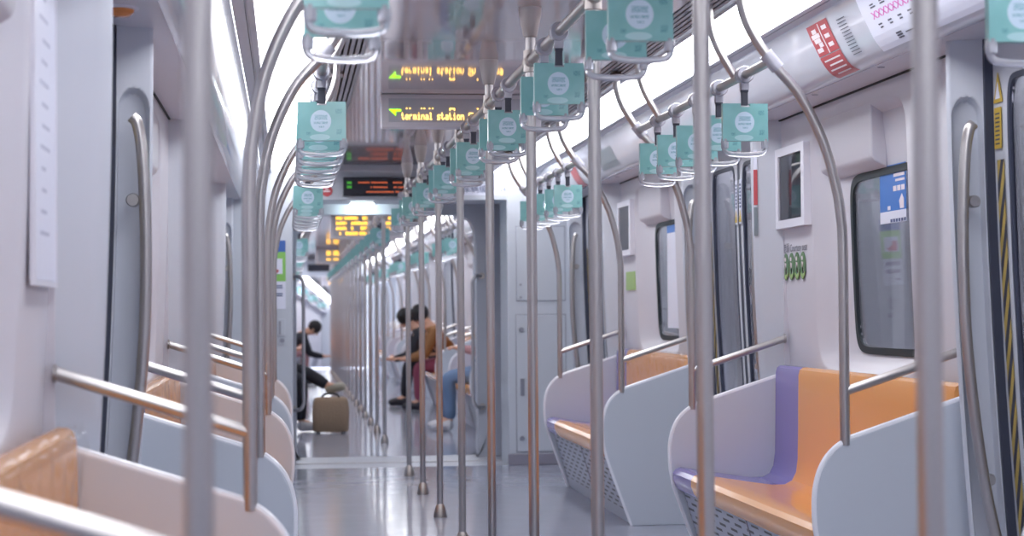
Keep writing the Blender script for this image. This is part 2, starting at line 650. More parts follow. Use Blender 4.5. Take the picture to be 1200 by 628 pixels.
def wall_bay(s, Ya, Yb, far_is_b=True, window=True, detail=True):
    """white side wall of one seat bay with a recessed window"""
    sd = SIDE[s]
    A, B = Ya - 0.02, Yb + 0.02
    if Yb - Ya < 1.9 or not window:
        m = MB().box(s * 1.36, s * 1.45, A, B, 0, SOFF)
        struct('wall_' + sd, m, 'wall_white')
        return
    r0, r1 = Yb - 1.62, Yb - 0.42
    g0, g1 = Yb - 1.60, Yb - 0.77
    n = 96
    outer = rectloop(A, B, 0.0, SOFF, n)
    rec = superloop((r0 + r1) / 2, 1.42, (r1 - r0) / 2, 0.525, n, 9)
    rec2 = superloop((r0 + r1) / 2, 1.42, (r1 - r0) / 2 - 0.012, 0.513, n, 9)
    rec3 = superloop((g0 + 0.006 + r1 - 0.05) / 2, 1.42, (r1 - 0.05 - g0 - 0.006) / 2, 0.485, n, 9)
    gl = superloop((g0 + g1) / 2, 1.335, (g1 - g0) / 2, 0.36, n, 9)
    gl2 = superloop((g0 + g1) / 2, 1.335, (g1 - g0) / 2 - 0.028, 0.332, n, 9)

    def L(loop, X):
        return [(s * (X + lean(v)), u, v) for u, v in loop]
    m = MB().loops([L(outer, 1.36), L(rec, 1.36), L(rec2, 1.366), L(rec3, 1.408), L(gl, 1.426)])
    # ends of the wall panel
    m.box(s * 1.362, s * 1.46, A, A + 0.01, 0, SOFF)
    m.box(s * 1.362, s * 1.46, B - 0.01, B, 0, SOFF)
    w = struct('wall_' + sd, m, 'wall_white', angle=50)
    WN[0] += 1
    wroot = bpy.data.objects.new('window_%d' % WN[0], None)
    link(wroot, None)
    wroot['kind'] = 'structure'
    wroot['category'] = 'window'
    wroot['label'] = 'side window with dark rubber frame above %s seats' % sd
    m = MB().loops([L(gl, 1.426), L(gl, 1.418), L(gl2, 1.418), L(gl2, 1.432)])
    obj('window_frame', m, 'window_rubber', wroot, angle=50)
    m = MB().loops([L(gl2, 1.428), L(gl2, 1.432)], cap0=True, cap1=True)
    obj('window_glass', m, 'window_glass', wroot)
    # blind housing between the two grooves
    m = MB()
    h0, h1 = r0 + 0.40, r1 - 0.13
    prof = [(1.362, SOFF - 0.004), (1.362, 1.74), (1.372, 1.722), (1.424, 1.692), (1.428, SOFF - 0.004)]
    m.prism([(s * (x + lean(z)), z) for x, z in prof], 'y', h0, h1)
    obj('blind_housing', m, 'wall_white', wroot, bevel=0.006)
    return wroot


def jamb(s, Yp, d, label_where, Y2=None):
    """curved door jamb next to a seat end; d=-1 faces the camera side, +1 faces away. Returns Y of its door edge."""
    # plan profile (X, off)
    P = [(1.362, 0.02), (1.335, 0.05), (1.275, 0.085), (1.250, 0.105), (1.244, 0.12), (1.246, 0.13)]
    nface = 34
    face0 = len(P)
    for k in range(nface + 1):
        t = k / nface
        P.append((1.252 + (1.346 - 1.252) * t, 0.137 + 0.033 * t))
    P += [(1.350, 0.172), (1.44, 0.172)]
    zs = [0.0, 0.2, 0.3] + [0.36 + 0.02 * k for k in range(0, 8)] + [0.54 + 0.08 * k for k in range(0, 15)] + [1.70 + 0.006 * k for k in range(0, 26)] + [1.88, 1.94, SOFF]
    nx, ny = -0.30, -0.954
    rows = []
    for z in sorted(set(round(a, 4) for a in zs)):
        row = []
        for i, (x, off) in enumerate(P):
            dd = 0.0
            if face0 <= i <= face0 + nface:
                t = (i - face0) / nface
                a = (t - 0.49) / 0.46
                zz = 0.0
                top = 1.76
                if z > top:
                    zz = (z - top) / 0.065
                elif z < 0.45:
                    zz = (0.45 - z) / 0.10
                r = math.hypot(a, zz)
                k = min(1.0, max(0.0, (1.04 - r) / 0.17))
                dd = 0.040 * (k * k * (3 - 2 * k))
            row.append((s * (x + lean(z) + dd * 0.2), Yp + d * (off - dd), z))
        rows.append(row)
    m = MB()
    m.loops(rows, close=False)
    o = struct('trim_%d' % (11 if s > 0 else 12), m, 'jamb_white', angle=60)
    o['label'] = 'moulded white door jamb with long handle recess, ' + label_where
    return Yp + d * 0.172


def jamb_handle(s, Yp, d, label):
    """long bowed steel grab handle standing off the jamb"""
    Yh = Yp + d * 0.205
    t = thing('grab_handle', label, 'grab handle', (s * 1.30, Yh, 1.1), 'bowed grab handles on the door jambs')
    pts = [(1.300, 1.735), (1.285, 1.715), (1.272, 1.64), (1.264, 1.50), (1.261, 1.32), (1.266, 1.10), (1.282, 0.90), (1.306, 0.70), (1.335, 0.53), (1.365, 0.40), (1.378, 0.385)]
    loc = Vector((s * 1.30, Yh, 1.1))
    dx = 0.022 if d > 0 else 0.0
    P = smooth_path([Vector((s * (x + dx), Yh, z)) - loc for x, z in pts], 5)
    P[0] = P[0] - Vector((0, d * 0.0, 0))
    obj('bar', MB().tube(P, 0.0175, 14), 'steel', t)
    for x, z in ((1.298, 1.49), (1.335, 0.615)):
        m = MB().lathe([(0.001, 0.0), (0.017, 0.0), (0.020, 0.006), (0.020, 0.030), (0.011, 0.034), (0.011, 0.062)], (0, 0, 0), 'y', 18)
        if d > 0:
            for v in m.bm.verts:
                v.co.y = -v.co.y
        for v in m.bm.verts:
            v.co += Vector((s * (x + dx), Yh + d * 0.012, z)) - loc
        xb = 1.264 if z > 1 else 1.319
        m.tube([Vector((s * (xb + dx), Yh, z)) - loc, Vector((s * (x + dx), Yh, z)) - loc], 0.008, 8)
        obj('mount_knob', m, 'steel', t)
    return t


def door(s, Y0, Y1, where, stickers=False, warn=False, hazard=True):
    """pair of sliding leaves between two jamb edges Y0 < Y1"""
    DN[0] += 1
    r = bpy.data.objects.new('door_%d' % DN[0], None)
    link(r, None)
    r['kind'] = 'structure'
    r['category'] = 'door'
    r['label'] = 'pair of white sliding train doors with tall windows, ' + where
    ym = (Y0 + Y1) / 2
    X = 1.374
    for k, (a, b) in enumerate(((Y0, ym - 0.006), (ym + 0.006, Y1))):
        jl = 0.125
        ce = 0.065
        w0, w1 = (a + jl, b - ce) if k == 0 else (a + ce, b - jl)
        n = 64
        out = rectloop(a, b, 0.0, SOFF, n)
        win = superloop((w0 + w1) / 2, 1.25, (w1 - w0) / 2, 0.63, n, 12)
        win2 = superloop((w0 + w1) / 2, 1.25, (w1 - w0) / 2 - 0.016, 0.614, n, 12)

        def L(loop, xx):
            return [(s * (xx + lean(v)), u, v) for u, v in loop]
        m = MB().loops([L(out, X + 0.035), L(out, X), L(win, X), L(win, X + 0.012)])
        leaf = obj('door_leaf', m, 'door_white', r, angle=50)
        m = MB().loops([L(win, X + 0.012), L(win, X - 0.003), L(win2, X - 0.003), L(win2, X + 0.012)])
        obj('window_seal', m, 'rubber', leaf, angle=50)
        m = MB().loops([L(win2, X + 0.006), L(win2, X + 0.010)], cap0=True, cap1=True)
        obj('leaf_window', m, 'window_glass', leaf)
        if hazard:
            h0, h1 = (a + 0.035, a + 0.090) if k == 0 else (b - 0.090, b - 0.035)
            m = MB()
            for j in range(24):
                z0, z1 = 0.18 + j * 0.06, 0.18 + (j + 1) * 0.06
                m.quad((s * (X - 0.002 + lean(z0)), h0, z0), (s * (X - 0.002 + lean(z0)), h1, z0), (s * (X - 0.002 + lean(z1)), h1, z1), (s * (X - 0.002 + lean(z1)), h0, z1),
                       uv=((0, z0), (0.063, z0), (0.063, z1), (0, z1)))
            o = obj('hazard_tape', m, 'hazard_stripe', leaf, recalc=False)
            o['label'] = 'yellow and dark diagonal hazard tape'
        if warn and k == 1:
            # warning triangle and yellow label above the hazard tape, on the leaf by the jamb
            y = b - 0.060
            x = s * (X - 0.003 + lean(1.8))
            m = MB().prism([(y - 0.035, 1.80), (y + 0.035, 1.80), (y, 1.895)], 'x', x, x - s * 0.002)
            tr = obj('warning_triangle', m, 'yellow_print', leaf)
            m = MB().prism([(y - 0.019, 1.812), (y + 0.019, 1.812), (y, 1.865)], 'x', x - s * 0.002, x - s * 0.003)
            obj('triangle_centre', m, 'paper_white', tr)
            m = MB().box(x, x - s * 0.002, y - 0.022, y + 0.03, 1.655, 1.785)
            lb = obj('warning_label', m, 'yellow_print', leaf)
            m = MB()
            for j in range(8):
                z = 1.668 + j * 0.0135
                m.box(x - s * 0.002, x - s * 0.003, y - 0.012, y + 0.02, z, z + 0.005)
            obj('label_lettering', m, 'ink_dark', lb)
        if stickers:
            # narrow white strip with a yellow triangle beside the meeting edges
            yy = (b - 0.034) if k == 0 else (a + 0.034)
            x = s * (X - 0.003 + lean(1.7))
            m = MB().box(x, x - s * 0.002, yy - 0.024, yy + 0.024, 1.58, 1.80)
            st = obj('caution_strip', m, 'paper_white', leaf)
            m = MB().prism([(yy - 0.022, 1.59), (yy + 0.022, 1.59), (yy, 1.65)], 'x', x - s * 0.002, x - s * 0.0035)
            obj('caution_triangle', m, 'yellow_print', st)
            m = MB()
            for j in range(7):
                m.box(x - s * 0.002, x - s * 0.003, yy - 0.012, yy + 0.012, 1.66 + j * 0.018, 1.671 + j * 0.018)
            obj('strip_lettering', m, 'ink_blue', st)
    # rubber meeting edge and side seals
    m = MB()
    for j in range(20):
        z0, z1 = j * SOFF / 20, (j + 1) * SOFF / 20
        x0, x1 = s * (X + 0.002 + lean(z0)), s * (X + 0.002 + lean(z1))
        m.quad((x0, ym - 0.02, z0), (x0, ym + 0.02, z0), (x1, ym + 0.02, z1), (x1, ym - 0.02, z1))
    for v in m.bm.verts:
        v.co.x -= s * 0.004
    obj('meeting_seal', m, 'rubber', r, recalc=False)
    for yy in (Y0, Y1):
        m = MB()
        for j in range(20):
            z0, z1 = j * SOFF / 20, (j + 1) * SOFF / 20
            c = (yy - 0.004, yy + 0.014) if yy == Y0 else (yy - 0.014, yy + 0.004)
            m.loops([[(s * (1.347 + lean(z0)), c[0], z0), (s * (1.347 + lean(z0)), c[1], z0), (s * (1.382 + lean(z0)), c[1], z0), (s * (1.382 + lean(z0)), c[0], z0)],
                     [(s * (1.347 + lean(z1)), c[0], z1), (s * (1.347 + lean(z1)), c[1], z1), (s * (1.382 + lean(z1)), c[1], z1), (s * (1.382 + lean(z1)), c[0], z1)]])
        obj('jamb_seal', m, 'rubber', r)
    return r


# ------------------------------------------------------------------ seats, end panels, poles
SEAT = [(0.893, 0.350), (0.868, 0.358), (0.850, 0.380), (0.838, 0.410), (0.838, 0.436), (0.850, 0.454), (0.875, 0.462), (0.96, 0.448), (1.08, 0.428), (1.19, 0.412), (1.245, 0.412), (1.277, 0.428),
        (1.295, 0.462), (1.303, 0.52), (1.306, 0.62), (1.309, 0.80), (1.311, 0.875), (1.317, 0.897), (1.332, 0.907), (1.352, 0.908), (1.355, 0.88)]
SEATB = [(1.345, 0.86), (1.338, 0.60), (1.330, 0.46), (1.29, 0.395), (1.22, 0.380), (1.00, 0.395), (0.915, 0.385)]


def bench(s, Ya, Yb, label, purple_end, film=False, group=None):
    t = thing('seat_bench', label, 'bench seat', (s * 0.9, (Ya + Yb) / 2, 0), group)
    off = Vector((s * 0.9, (Ya + Yb) / 2, 0))
    poly = [(s * (x + (lean(z) - lean(0.9)) * 0.0), z) for x, z in SEAT + SEATB]
    pl = 0.36
    a, b = Ya + 0.02, Yb - 0.02
    if purple_end == 'far':
        spans = [('seat_shell', 'orange', a, b - pl), ('seat_section', 'purple', b - pl, b)]
    elif purple_end == 'near':
        spans = [('seat_shell', 'orange', a + pl, b), ('seat_section', 'purple', a, a + pl)]
    else:
        spans = [('seat_shell', 'orange', a, b)]
    for nm, mt, y0, y1 in spans:
        m = MB().prism(poly, 'y', y0, y1)
        for v in m.bm.verts:
            v.co -= off
        o = obj(nm, m, mt, t, angle=32)
        o['label'] = 'glossy orange seat and backrest shell' if mt == 'orange' else 'glossy purple seat and backrest section'
    # perforated front panel leaning back to the floor
    m = MB()
    top, bot = (0.884, 0.365), (0.992, 0.0)
    Lg = math.hypot(bot[0] - top[0], top[1])
    m.quad((s * top[0], a, top[1]), (s * top[0], b, top[1]), (s * bot[0], b, 0.0), (s * bot[0], a, 0.0), uv=((a, Lg), (b, Lg), (b, 0), (a, 0)))
    m.quad((s * (top[0] + 0.01), a, top[1]), (s * (top[0] + 0.01), b, top[1]), (s * (bot[0] + 0.01), b, 0.0), (s * (bot[0] + 0.01), a, 0.0), uv=((a, 0), (b, 0), (b, 0), (a, 0)))
    for v in m.bm.verts:
        v.co -= off
    obj('base_panel', m, 'perforated_grey', t, recalc=False)
    # steel seam strip in the middle of the base panel
    m = MB()
    ym = (a + b) / 2
    m.prism([(s * 0.881, 0.365), (s * 0.989, 0.0), (s * 0.996, 0.0), (s * 0.888, 0.365)], 'y', ym - 0.006, ym + 0.006)
    for v in m.bm.verts:
        v.co -= off
    obj('panel_joint', m, 'kick_grey', t)
    if film:
        m = MB()
        rng = random.Random(int(Ya * 100))
        nu, nv = 46, 12
        rows = []
        for i in range(nu + 1):
            y = a + 0.03 + (b - a - 0.06) * i / nu
            row = []
            for j in range(nv + 1):
                u = j / nv
                if u < 0.75:
                    z = 0.56 + 0.345 * u / 0.75
                    x = 1.300
                else:
                    z = 0.908
                    x = 1.302 + 0.05 * (u - 0.75) / 0.25
                w = 0.010 * rng.random() + 0.008 * math.sin(y * 37 + 3 * math.sin(u * 7)) * math.sin(u * 9 + y * 5)
                row.append((s * (x - 0.006 - w * (1 if u < 0.75 else 0.2)), y, z + (0.004 + 0.8 * abs(w) if u >= 0.75 else 0)))
            rows.append(row)
        m.loops(rows, close=False)
        for v in m.bm.verts:
            v.co -= off
        o = obj('protective_film', m, 'clear_film', t, recalc=False, angle=180)
        o['label'] = 'crinkled clear plastic film over the backrest'
    return t


PANEL = [(1.355, 0.0), (0.985, 0.0), (0.972, 0.035), (0.865, 0.33), (0.842, 0.41), (0.833, 0.47), (0.832, 0.545), (0.838, 0.59), (0.850, 0.632), (0.870, 0.670), (0.900, 0.703), (0.935, 0.727), (0.975, 0.744), (1.34, 0.862), (1.355, 0.862)]


def end_panel(s, Y, label, group=None):
    t = thing('seat_end_panel', label, 'seat end panel', (s * 1.0, Y, 0), group)
    off = Vector((s * 1.0, 0, 0))
    P = [Vector((s * x, 0, z)) for x, z in PANEL]
    m = MB().prism([(p.x - off.x, p.z) for p in P], 'y', -0.012, 0.012)
    obj('panel', m, 'partition_white', t, bevel=0.004)
    m = MB()
    path = smooth_path([P[i] - off for i in range(1, len(P) - 1)], 4)
    m.tube(path, 0.0115, 8)
    for v in m.bm.verts:
        v.co.y *= 1.05
    o = obj('edge_trim', m, 'edge_highlight_white', t)  # rim whiter than the panel: its edge highlight is put into the colour
    o['label'] = 'bright rounded edge strip'
    return t


ARCH = [(0.935, 0.715), (0.935, 1.0), (0.935, 1.36), (0.930, 1.45), (0.915, 1.55), (0.872, 1.70), (0.795, 1.85), (0.705, 1.955), (0.638, 2.055), (0.608, 2.14), (0.603, 2.222)]


def arch_pole(s, Y, label, rx=0.705, group=None, dx=0.0):
    t = thing('arched_grab_pole', label, 'grab pole', (s * (0.935 + dx), Y, 0.715), group)
    off = Vector((s * 0.935, 0, 0.715))
    k = (rx - 0.705)
    pts = [Vector((s * (x + k * max(0, min(1, (z - 1.4) / 0.4))), 0, z)) - off for x, z in ARCH]
    obj('pole', MB().tube(smooth_path(pts, 6), 0.0165, 14), 'steel', t)
    a, b = Vector((s * 0.935, 0, 0.888)) - off, Vector((s * 1.362, 0, 1.026)) - off
    obj('side_rail', MB().tube([a, b], 0.0155, 14), 'steel', t)
    m = MB().lathe([(0.001, -0.006), (0.021, -0.006), (0.021, 0.001), (0.0155, 0.003)], (0, 0, 0), 'x', 16)
    for v in m.bm.verts:
        v.co.x *= -s
        v.co += b - Vector((s * 0.004, 0, 0))
    obj('wall_flange', m, 'steel', t)
    # sleeve where the strap rail meets the arch
    p, q = Vector((s * (0.726 + k), 0, 1.933)) - off, Vector((s * (0.686 + k), 0, 1.981)) - off
    m = MB().tube([p, q], 0.0235, 16)
    obj('clamp_sleeve', m, 'collar_plastic', t)
    m = MB().lathe([(0.001, 0.0), (0.03, 0.0), (0.033, 0.012), (0.0165, 0.03)], Vector((s * (0.603 + k), 0, 2.19)) - off, 'z', 16)
    obj('ceiling_flange', m, 'steel_cup', t)
    return t


def strap_rail(s, Ya, Yb, label, rx=0.705, z=1.958, group=None):
    t = thing('strap_rail', label, 'strap rail', (s * rx, (Ya + Yb) / 2, z), group)
    off = Vector((s * rx, (Ya + Yb) / 2, z))
    obj('rail', MB().tube([Vector((s * rx, Ya, z)) - off, Vector((s * rx, Yb, z)) - off], 0.0155, 14), 'steel', t)
    for y in (Ya + 0.46, Yb - 0.46):
        pts = [(rx, z - 0.004), (rx - 0.012, z + 0.02), (rx - 0.06, z + 0.10), (rx - 0.088, z + 0.18), (rx - 0.095, CEIL)]
        m = MB().tube(smooth_path([Vector((s * x, y, zz)) - off for x, zz in pts], 5), 0.014, 12)
        obj('hanger_bar', m, 'steel', t)
    return t


# one hand strap with its parts, copied for all the others
def make_strap():
    t = thing('hand_strap', 'x', 'hand strap', (0, 0, 0))
    m = MB().lathe([(0.0165, -0.026), (0.027, -0.026), (0.030, -0.018), (0.030, 0.018), (0.027, 0.026), (0.0165, 0.026)], (0, 0, 0), 'y', 18)
    m.box(-0.014, 0.014, -0.012, 0.012, -0.052, -0.022)
    obj('collar', m, 'collar_plastic', t)
    m = MB().box(-0.012, 0.012, -0.004, 0.004, -0.114, -0.036)
    m.box(-0.0135, 0.0135, -0.006, 0.006, -0.060, -0.048)
    obj('strap_band', m, 'strap_dark', t, bevel=0.002)
    # grip: clear rounded loop
    prof = [(-0.030, -0.112), (-0.060, -0.147), (-0.070, -0.212), (-0.074, -0.247), (-0.066, -0.265), (-0.045, -0.271), (0, -0.274), (0.045, -0.271), (0.066, -0.265), (0.074, -0.247), (0.070, -0.212), (0.060, -0.147), (0.030, -0.112)]
    P = smooth_path([(x, 0, z) for x, z in prof], 4)
    m = MB().tube(P + [], 0.0085, 10, closed=True)
    for sx in (-1, 1):
        m.lathe([(0.001, -0.018), (0.013, -0.016), (0.014, 0), (0.012, 0.016), (0.001, 0.018)], (sx * 0.0705, 0, -0.236), 'z', 10)
    obj('grip_loop', m, 'clear_plastic', t)
    # advert sleeve around the upper part of the grip
    w, z0, z1, dpt, nt_, nd = 0.079, -0.227, -0.099, 0.011, 0.016, 0.012
    poly = [(-w, z0), (w, z0), (w, z1), (nt_, z1), (nt_, z1 - nd), (-nt_, z1 - nd), (-nt_, z1), (-w, z1)]
    m = MB().prism(poly, 'y', -dpt, dpt)
    bmesh.ops.recalc_face_normals(m.bm, faces=m.bm.faces)
    L = m.bm.loops.layers.uv.verify()
    cz = (z0 + z1) / 2
    for f in m.bm.faces:
        fl = abs(f.normal.y) > 0.9
        sg = -1 if f.normal.y > 0 else 1
        for l in f.loops:
            l[L].uv = (l.vert.co.x * sg, l.vert.co.z - cz) if fl else (0.07, 0.0)
    obj('advert_sleeve', m, 'teal_card', t, recalc=False)
    index_children(t)
    return t


STRAP = make_strap()
USED = [False]


def strap(x, y, z, label, group, tilt=0.0, yaw=0.0):
    if not USED[0]:
        o = STRAP
        USED[0] = True
    else:
        o = copy_tree(STRAP)
    o.location = (x, y, z)
    o.rotation_euler = (tilt, 0, yaw)
    o['label'] = label
    o['group'] = group
    return o


def make_pole():
    t = thing('centre_pole', 'x', 'grab pole', (0, 0, 0))
    obj('pole', MB().tube([(0, 0, 0.05), (0, 0, 2.15)], 0.0180, 18), 'steel', t)
    m = MB().lathe([(0.001, 0.0), (0.038, 0.0), (0.038, 0.006), (0.034, 0.03), (0.026, 0.062), (0.0182, 0.075)], (0, 0, 0), 'z', 22)
    obj('floor_cup', m, 'steel_cup', t)
    m = MB().lathe([(0.0182, 2.115), (0.024, 2.118), (0.031, 2.150), (0.040, 2.195), (0.041, 2.2205), (0.001, 2.2205)], (0, 0, 0), 'z', 22)
    obj('ceiling_cup', m, 'steel_cup', t)
    index_children(t)
    return t


POLE = make_pole()
PUSED = [False]


def centre_pole(y, label, group, x=0.0):
    if not PUSED[0]:
        o = POLE
        PUSED[0] = True
    else:
        o = copy_tree(POLE)
    o.location = (x, y, 0)
    o['label'] = label
    o['group'] = group
    return o


def centre_rail(ys, label, y_start, y_end, x=0.0, z=2.032):
    t = thing('overhead_rail', label, 'overhead rail', (x, (ys[0] + ys[-1]) / 2, z))
    off = Vector((x, (ys[0] + ys[-1]) / 2, z))
    obj('rail', MB().tube([Vector((x, y_start, z)) - off, Vector((x, y_end, z)) - off], 0.0165, 14), 'steel', t)
    for y in ys:
        m = MB().lathe([(0.017, -0.045), (0.024, -0.042), (0.024, 0.042), (0.017, 0.045)], Vector((x, y, z)) - off, 'y', 18)
        m.lathe([(0.0185, -0.04), (0.0245, -0.038), (0.0245, 0.038), (0.0185, 0.04)], Vector((x, y, z)) - off, 'z', 18)
        obj('rail_joint', m, 'steel_cup', t)
    return t


# ------------------------------------------------------------------ LED signs
FONT5 = {
    't': ['.#...', '.#...', '###..', '.#...', '.#...', '.#..#', '..##.'],
    'e': ['.....', '.....', '.###.', '#...#', '#####', '#....', '.###.'],
    'r': ['.....', '.....', '#.##.', '##...', '#....', '#....', '#....'],
    'm': ['.....', '.....', '##.#.', '#.#.#', '#.#.#', '#.#.#', '#.#.#'],
    'i': ['..#..', '.....', '.##..', '..#..', '..#..', '..#..', '.###.'],
    'n': ['.....', '.....', '#.##.', '##..#', '#...#', '#...#', '#...#'],
    'a': ['.....', '.....', '.###.', '....#', '.####', '#...#', '.####'],
    'l': ['.##..', '..#..', '..#..', '..#..', '..#..', '..#..', '.###.'],
    's': ['.....', '.....', '.####', '#....', '.###.', '....#', '####.'],
    'o': ['.....', '.....', '.###.', '#...#', '#...#', '#...#', '.###.'],
    'h': ['#....', '#....', '#.##.', '##..#', '#...#', '#...#', '#...#'],
    'S': ['.####', '#....', '#....', '.###.', '....#', '....#', '####.'],
    'J': ['..###', '...#.', '...#.', '...#.', '...#.', '#..#.', '.##..'],
    'g': ['.....', '.###.', '#..##', '#..##', '.##.#', '....#', '.###.'],
    ' ': ['.....'] * 7,
}


def led_sign(Y, x0, x1, zb, zt, label):
    cx = (x0 + x1) / 2
    t = thing('led_sign', label, 'LED sign', (cx, Y, zb))
    off = Vector((cx, Y, zb))

    def sh(m):
        for v in m.bm.verts:
            v.co -= off
        return m
    dz0, dz1 = zb + 0.034, zt - 0.022
    d0, d1 = x0 + 0.035, x1 - 0.035
    m = MB().prism([(Y, zb + 0.012), (Y + 0.012, zb), (Y + 0.085, zb + 0.01), (Y + 0.10, zt), (Y, zt)], 'x', x0, x1)
    obj('housing', sh(m), 'led_frame', t, bevel=0.004)
    m = MB().box(d0, d1, Y - 0.002, Y + 0.004, dz0, dz1)
    obj('display', sh(m), 'led_glass', t)
    return t, off, d0, d1, dz0, dz1


def led_text(t, off, Y, text, xs, z0, px, pz, material):
    m = MB()
    for ci, ch in enumerate(text):
        rows = FONT5[ch]
        for r, row in enumerate(rows):
            for c, k in enumerate(row):
                if k == '#':
                    x = xs + (ci * 6 + c) * px
                    z = z0 + (6 - r) * pz
                    m.box(x, x + px * 0.92, Y - 0.0045, Y - 0.002, z, z + pz * 0.92)
    for v in m.bm.verts:
        v.co -= off
    return obj('led_lettering', m, material, t)


def led_blocks(t, off, Y, rows, material, h):
    """illegible lines of far LED characters: irregular upright blocks"""
    m = MB()
    rng = random.Random(3)
    for (xa, xb, z) in rows:
        x = xa
        while x < xb:
            w = h * rng.uniform(0.55, 0.95)
            if rng.random() > 0.12:
                m.box(x, min(x + w, xb), Y - 0.006, Y - 0.002, z, z + h * rng.uniform(0.8, 1.0))
            x += w + h * 0.22
    for v in m.bm.verts:
        v.co -= off
    return obj('led_lettering', m, material, t)


# ================================================================== CAR 1 (the car the camera sits in)
CAR1 = (-3.2, 13.45)
car_shell(CAR1[0], CAR1[1], "the nearest car")
# closing wall behind the camera
m = MB().box(-1.5, 1.5, -3.3, -3.2, 0, 2.26)
o = struct('wall_back', m, 'end_white')
o['label'] = 'white end wall closing the near end of the car'

RX = {1: 0.705, -1: 0.735}
RZ = {1: 1.958, -1: 1.946}
R_BAYS = [(1.72, 3.99), (5.62, 7.82), (9.52, 11.72)]
L_BAYS = [(1.95, 4.06), (5.55, 7.88), (9.42, 11.72)]

# walls, jambs, doors
for s, bays in ((1, R_BAYS), (-1, L_BAYS)):
    sd = SIDE[s]
    # plain wall behind the camera
    m = MB().box(s * 1.36, s * 1.45, -3.2, bays[0][0] - 0.0, 0, SOFF)
    o = struct('wall_' + sd, m, 'wall_white')
    o['label'] = 'plain white %s side wall before the first seat bay' % sd
    edge = None
    for i, (a, b) in enumerate(bays):
        w = wall_bay(s, a, b)
        nm = ('nearest', 'second', 'third')[i]
        COL.objects[w.name]['label'] = 'side window with dark rubber frame in the %s bay of %s seats' % (nm, sd)
        for ww in COL.objects:
            if ww.name.startswith('wall_' + sd) and abs(sum((Vector(c) for c in ww.bound_box), Vector()).y / 8 - (a + b) / 2) < 0.05:
                ww['label'] = 'white moulded %s side wall around the window of the %s bay' % (sd, nm)
        if i > 0:
            e0 = jamb(s, a, -1, 'near end of the %s bay of %s seats' % (nm, sd))
            door(s, edge, e0, '%s wall before the %s bay of seats' % (sd, nm), stickers=(i == 2 or s < 0), warn=(i == 1))
            jamb_handle(s, a, -1, 'bowed steel grab handle before the %s bay of %s seats' % (nm, sd))
        edge = jamb(s, b, 1, 'far end of the %s bay of %s seats' % (nm, sd))
        jamb_handle(s, b, 1, 'bowed steel grab handle just past the %s bay of %s seats' % (nm, sd))
    e0 = jamb(s, 13.44, -1, 'beside the %s end cabinet' % sd)
    door(s, edge, e0, 'last before the %s end cabinet' % sd)
    jamb_handle(s, 13.44, -1, 'bowed steel grab handle beside the %s end cabinet' % sd)

# benches, end panels, arched poles, strap rails
BN = {1: ['at the right edge of the photo', 'nearest on the right', 'second on the right'], -1: ['nearest on the left', 'second on the left', 'third on the left']}
for s, bays in ((1, R_BAYS), (-1, L_BAYS)):
    sd = SIDE[s]
    for i, (a, b) in enumerate(bays):
        if s > 0 and i == 0:
            end_panel(s, b, 'white seat end panel whose rounded corner peeks in at the lower right', 'white seat end panels')
            continue
        nm = BN[s][i]
        if s > 0:
            desc = {1: 'glossy orange bench seat with purple far end, ' + nm, 2: 'orange bench seat with film-wrapped backrest and purple far end, ' + nm}[i]
            bench(s, a, b, desc, 'far', film=(i == 2), group='orange bench seats')
        else:
            desc = {0: 'orange bench seat with crinkled plastic film on its backrest, ' + nm, 1: 'orange bench seat with purple near end behind grey-blue panel, ' + nm, 2: 'orange bench seat half hidden by end panels, ' + nm}[i]
            bench(s, a, b, desc, 'near' if i == 1 else 'none', film=(i < 2), group='orange bench seats')
        if not (s < 0 and i == 0):
            end_panel(s, a, 'white seat end panel at the near end of the bench %s' % nm, 'white seat end panels')
        end_panel(s, b, 'white seat end panel at the far end of the bench %s' % nm, 'white seat end panels')
        arch_pole(s, a, 'steel pole arching to the ceiling from near end of bench %s' % nm, RX[s], 'arched steel grab poles', 0.010 if (s < 0 and i == 0) else 0.0)
        arch_pole(s, b, 'steel pole arching to the ceiling from far end of bench %s' % nm, RX[s], 'arched steel grab poles')
        strap_rail(s, a, b, 'steel strap rail hung over the front of bench %s' % nm, RX[s], RZ[s], group='side strap rails')

# straps on the side rails
GS = 'teal-carded hand straps'
rng = random.Random(11)
for s, Ya, i in ((1, 5.62, 1), (1, 9.52, 2), (-1, 5.55, 1), (-1, 9.42, 2)):
    for k in range(5):
        strap(s * RX[s], Ya + 0.35 + 0.362 * k, RZ[s], 'teal-carded hand strap, %s from camera on rail over bench %s' % (ORD[k], BN[s][i]), GS, rng.uniform(-0.04, 0.04), rng.uniform(-0.05, 0.05))
for k, y in enumerate((3.40, 3.76)):
    strap(-RX[-1], y, 1.958, 'cropped teal hand strap at the top left edge of the photo, the %s of two' % ('nearer' if k == 0 else 'farther'), GS)
strap(0.74, 3.72, 1.958, 'teal hand strap cut off by the top right corner of the photo', GS)

# centre poles, overhead rail and its straps
PY0, PD = 2.3075, 1.3015
PYS = [PY0 + PD * k for k in range(9)]
for k, y in enumerate(PYS):
    centre_pole(y, 'straight steel pole in the middle of the aisle, %s from the camera' % ORD[k], 'centre aisle poles')
centre_rail(PYS, 'long steel rail along the ceiling joining the centre aisle poles of the nearest car', PY0 - 0.4, PYS[-1] + 0.35)
cn = 0
for k in range(1, 9):
    for f in (0.64, 0.965):
        y = PYS[k] + f
        if k == 8 and f > 0.7:
            continue
        strap(0, y, 2.032, 'teal-carded hand strap on the centre rail, %s from the camera' % ORD[cn], GS, rng.uniform(-0.04, 0.04), rng.uniform(-0.06, 0.06))
        cn += 1

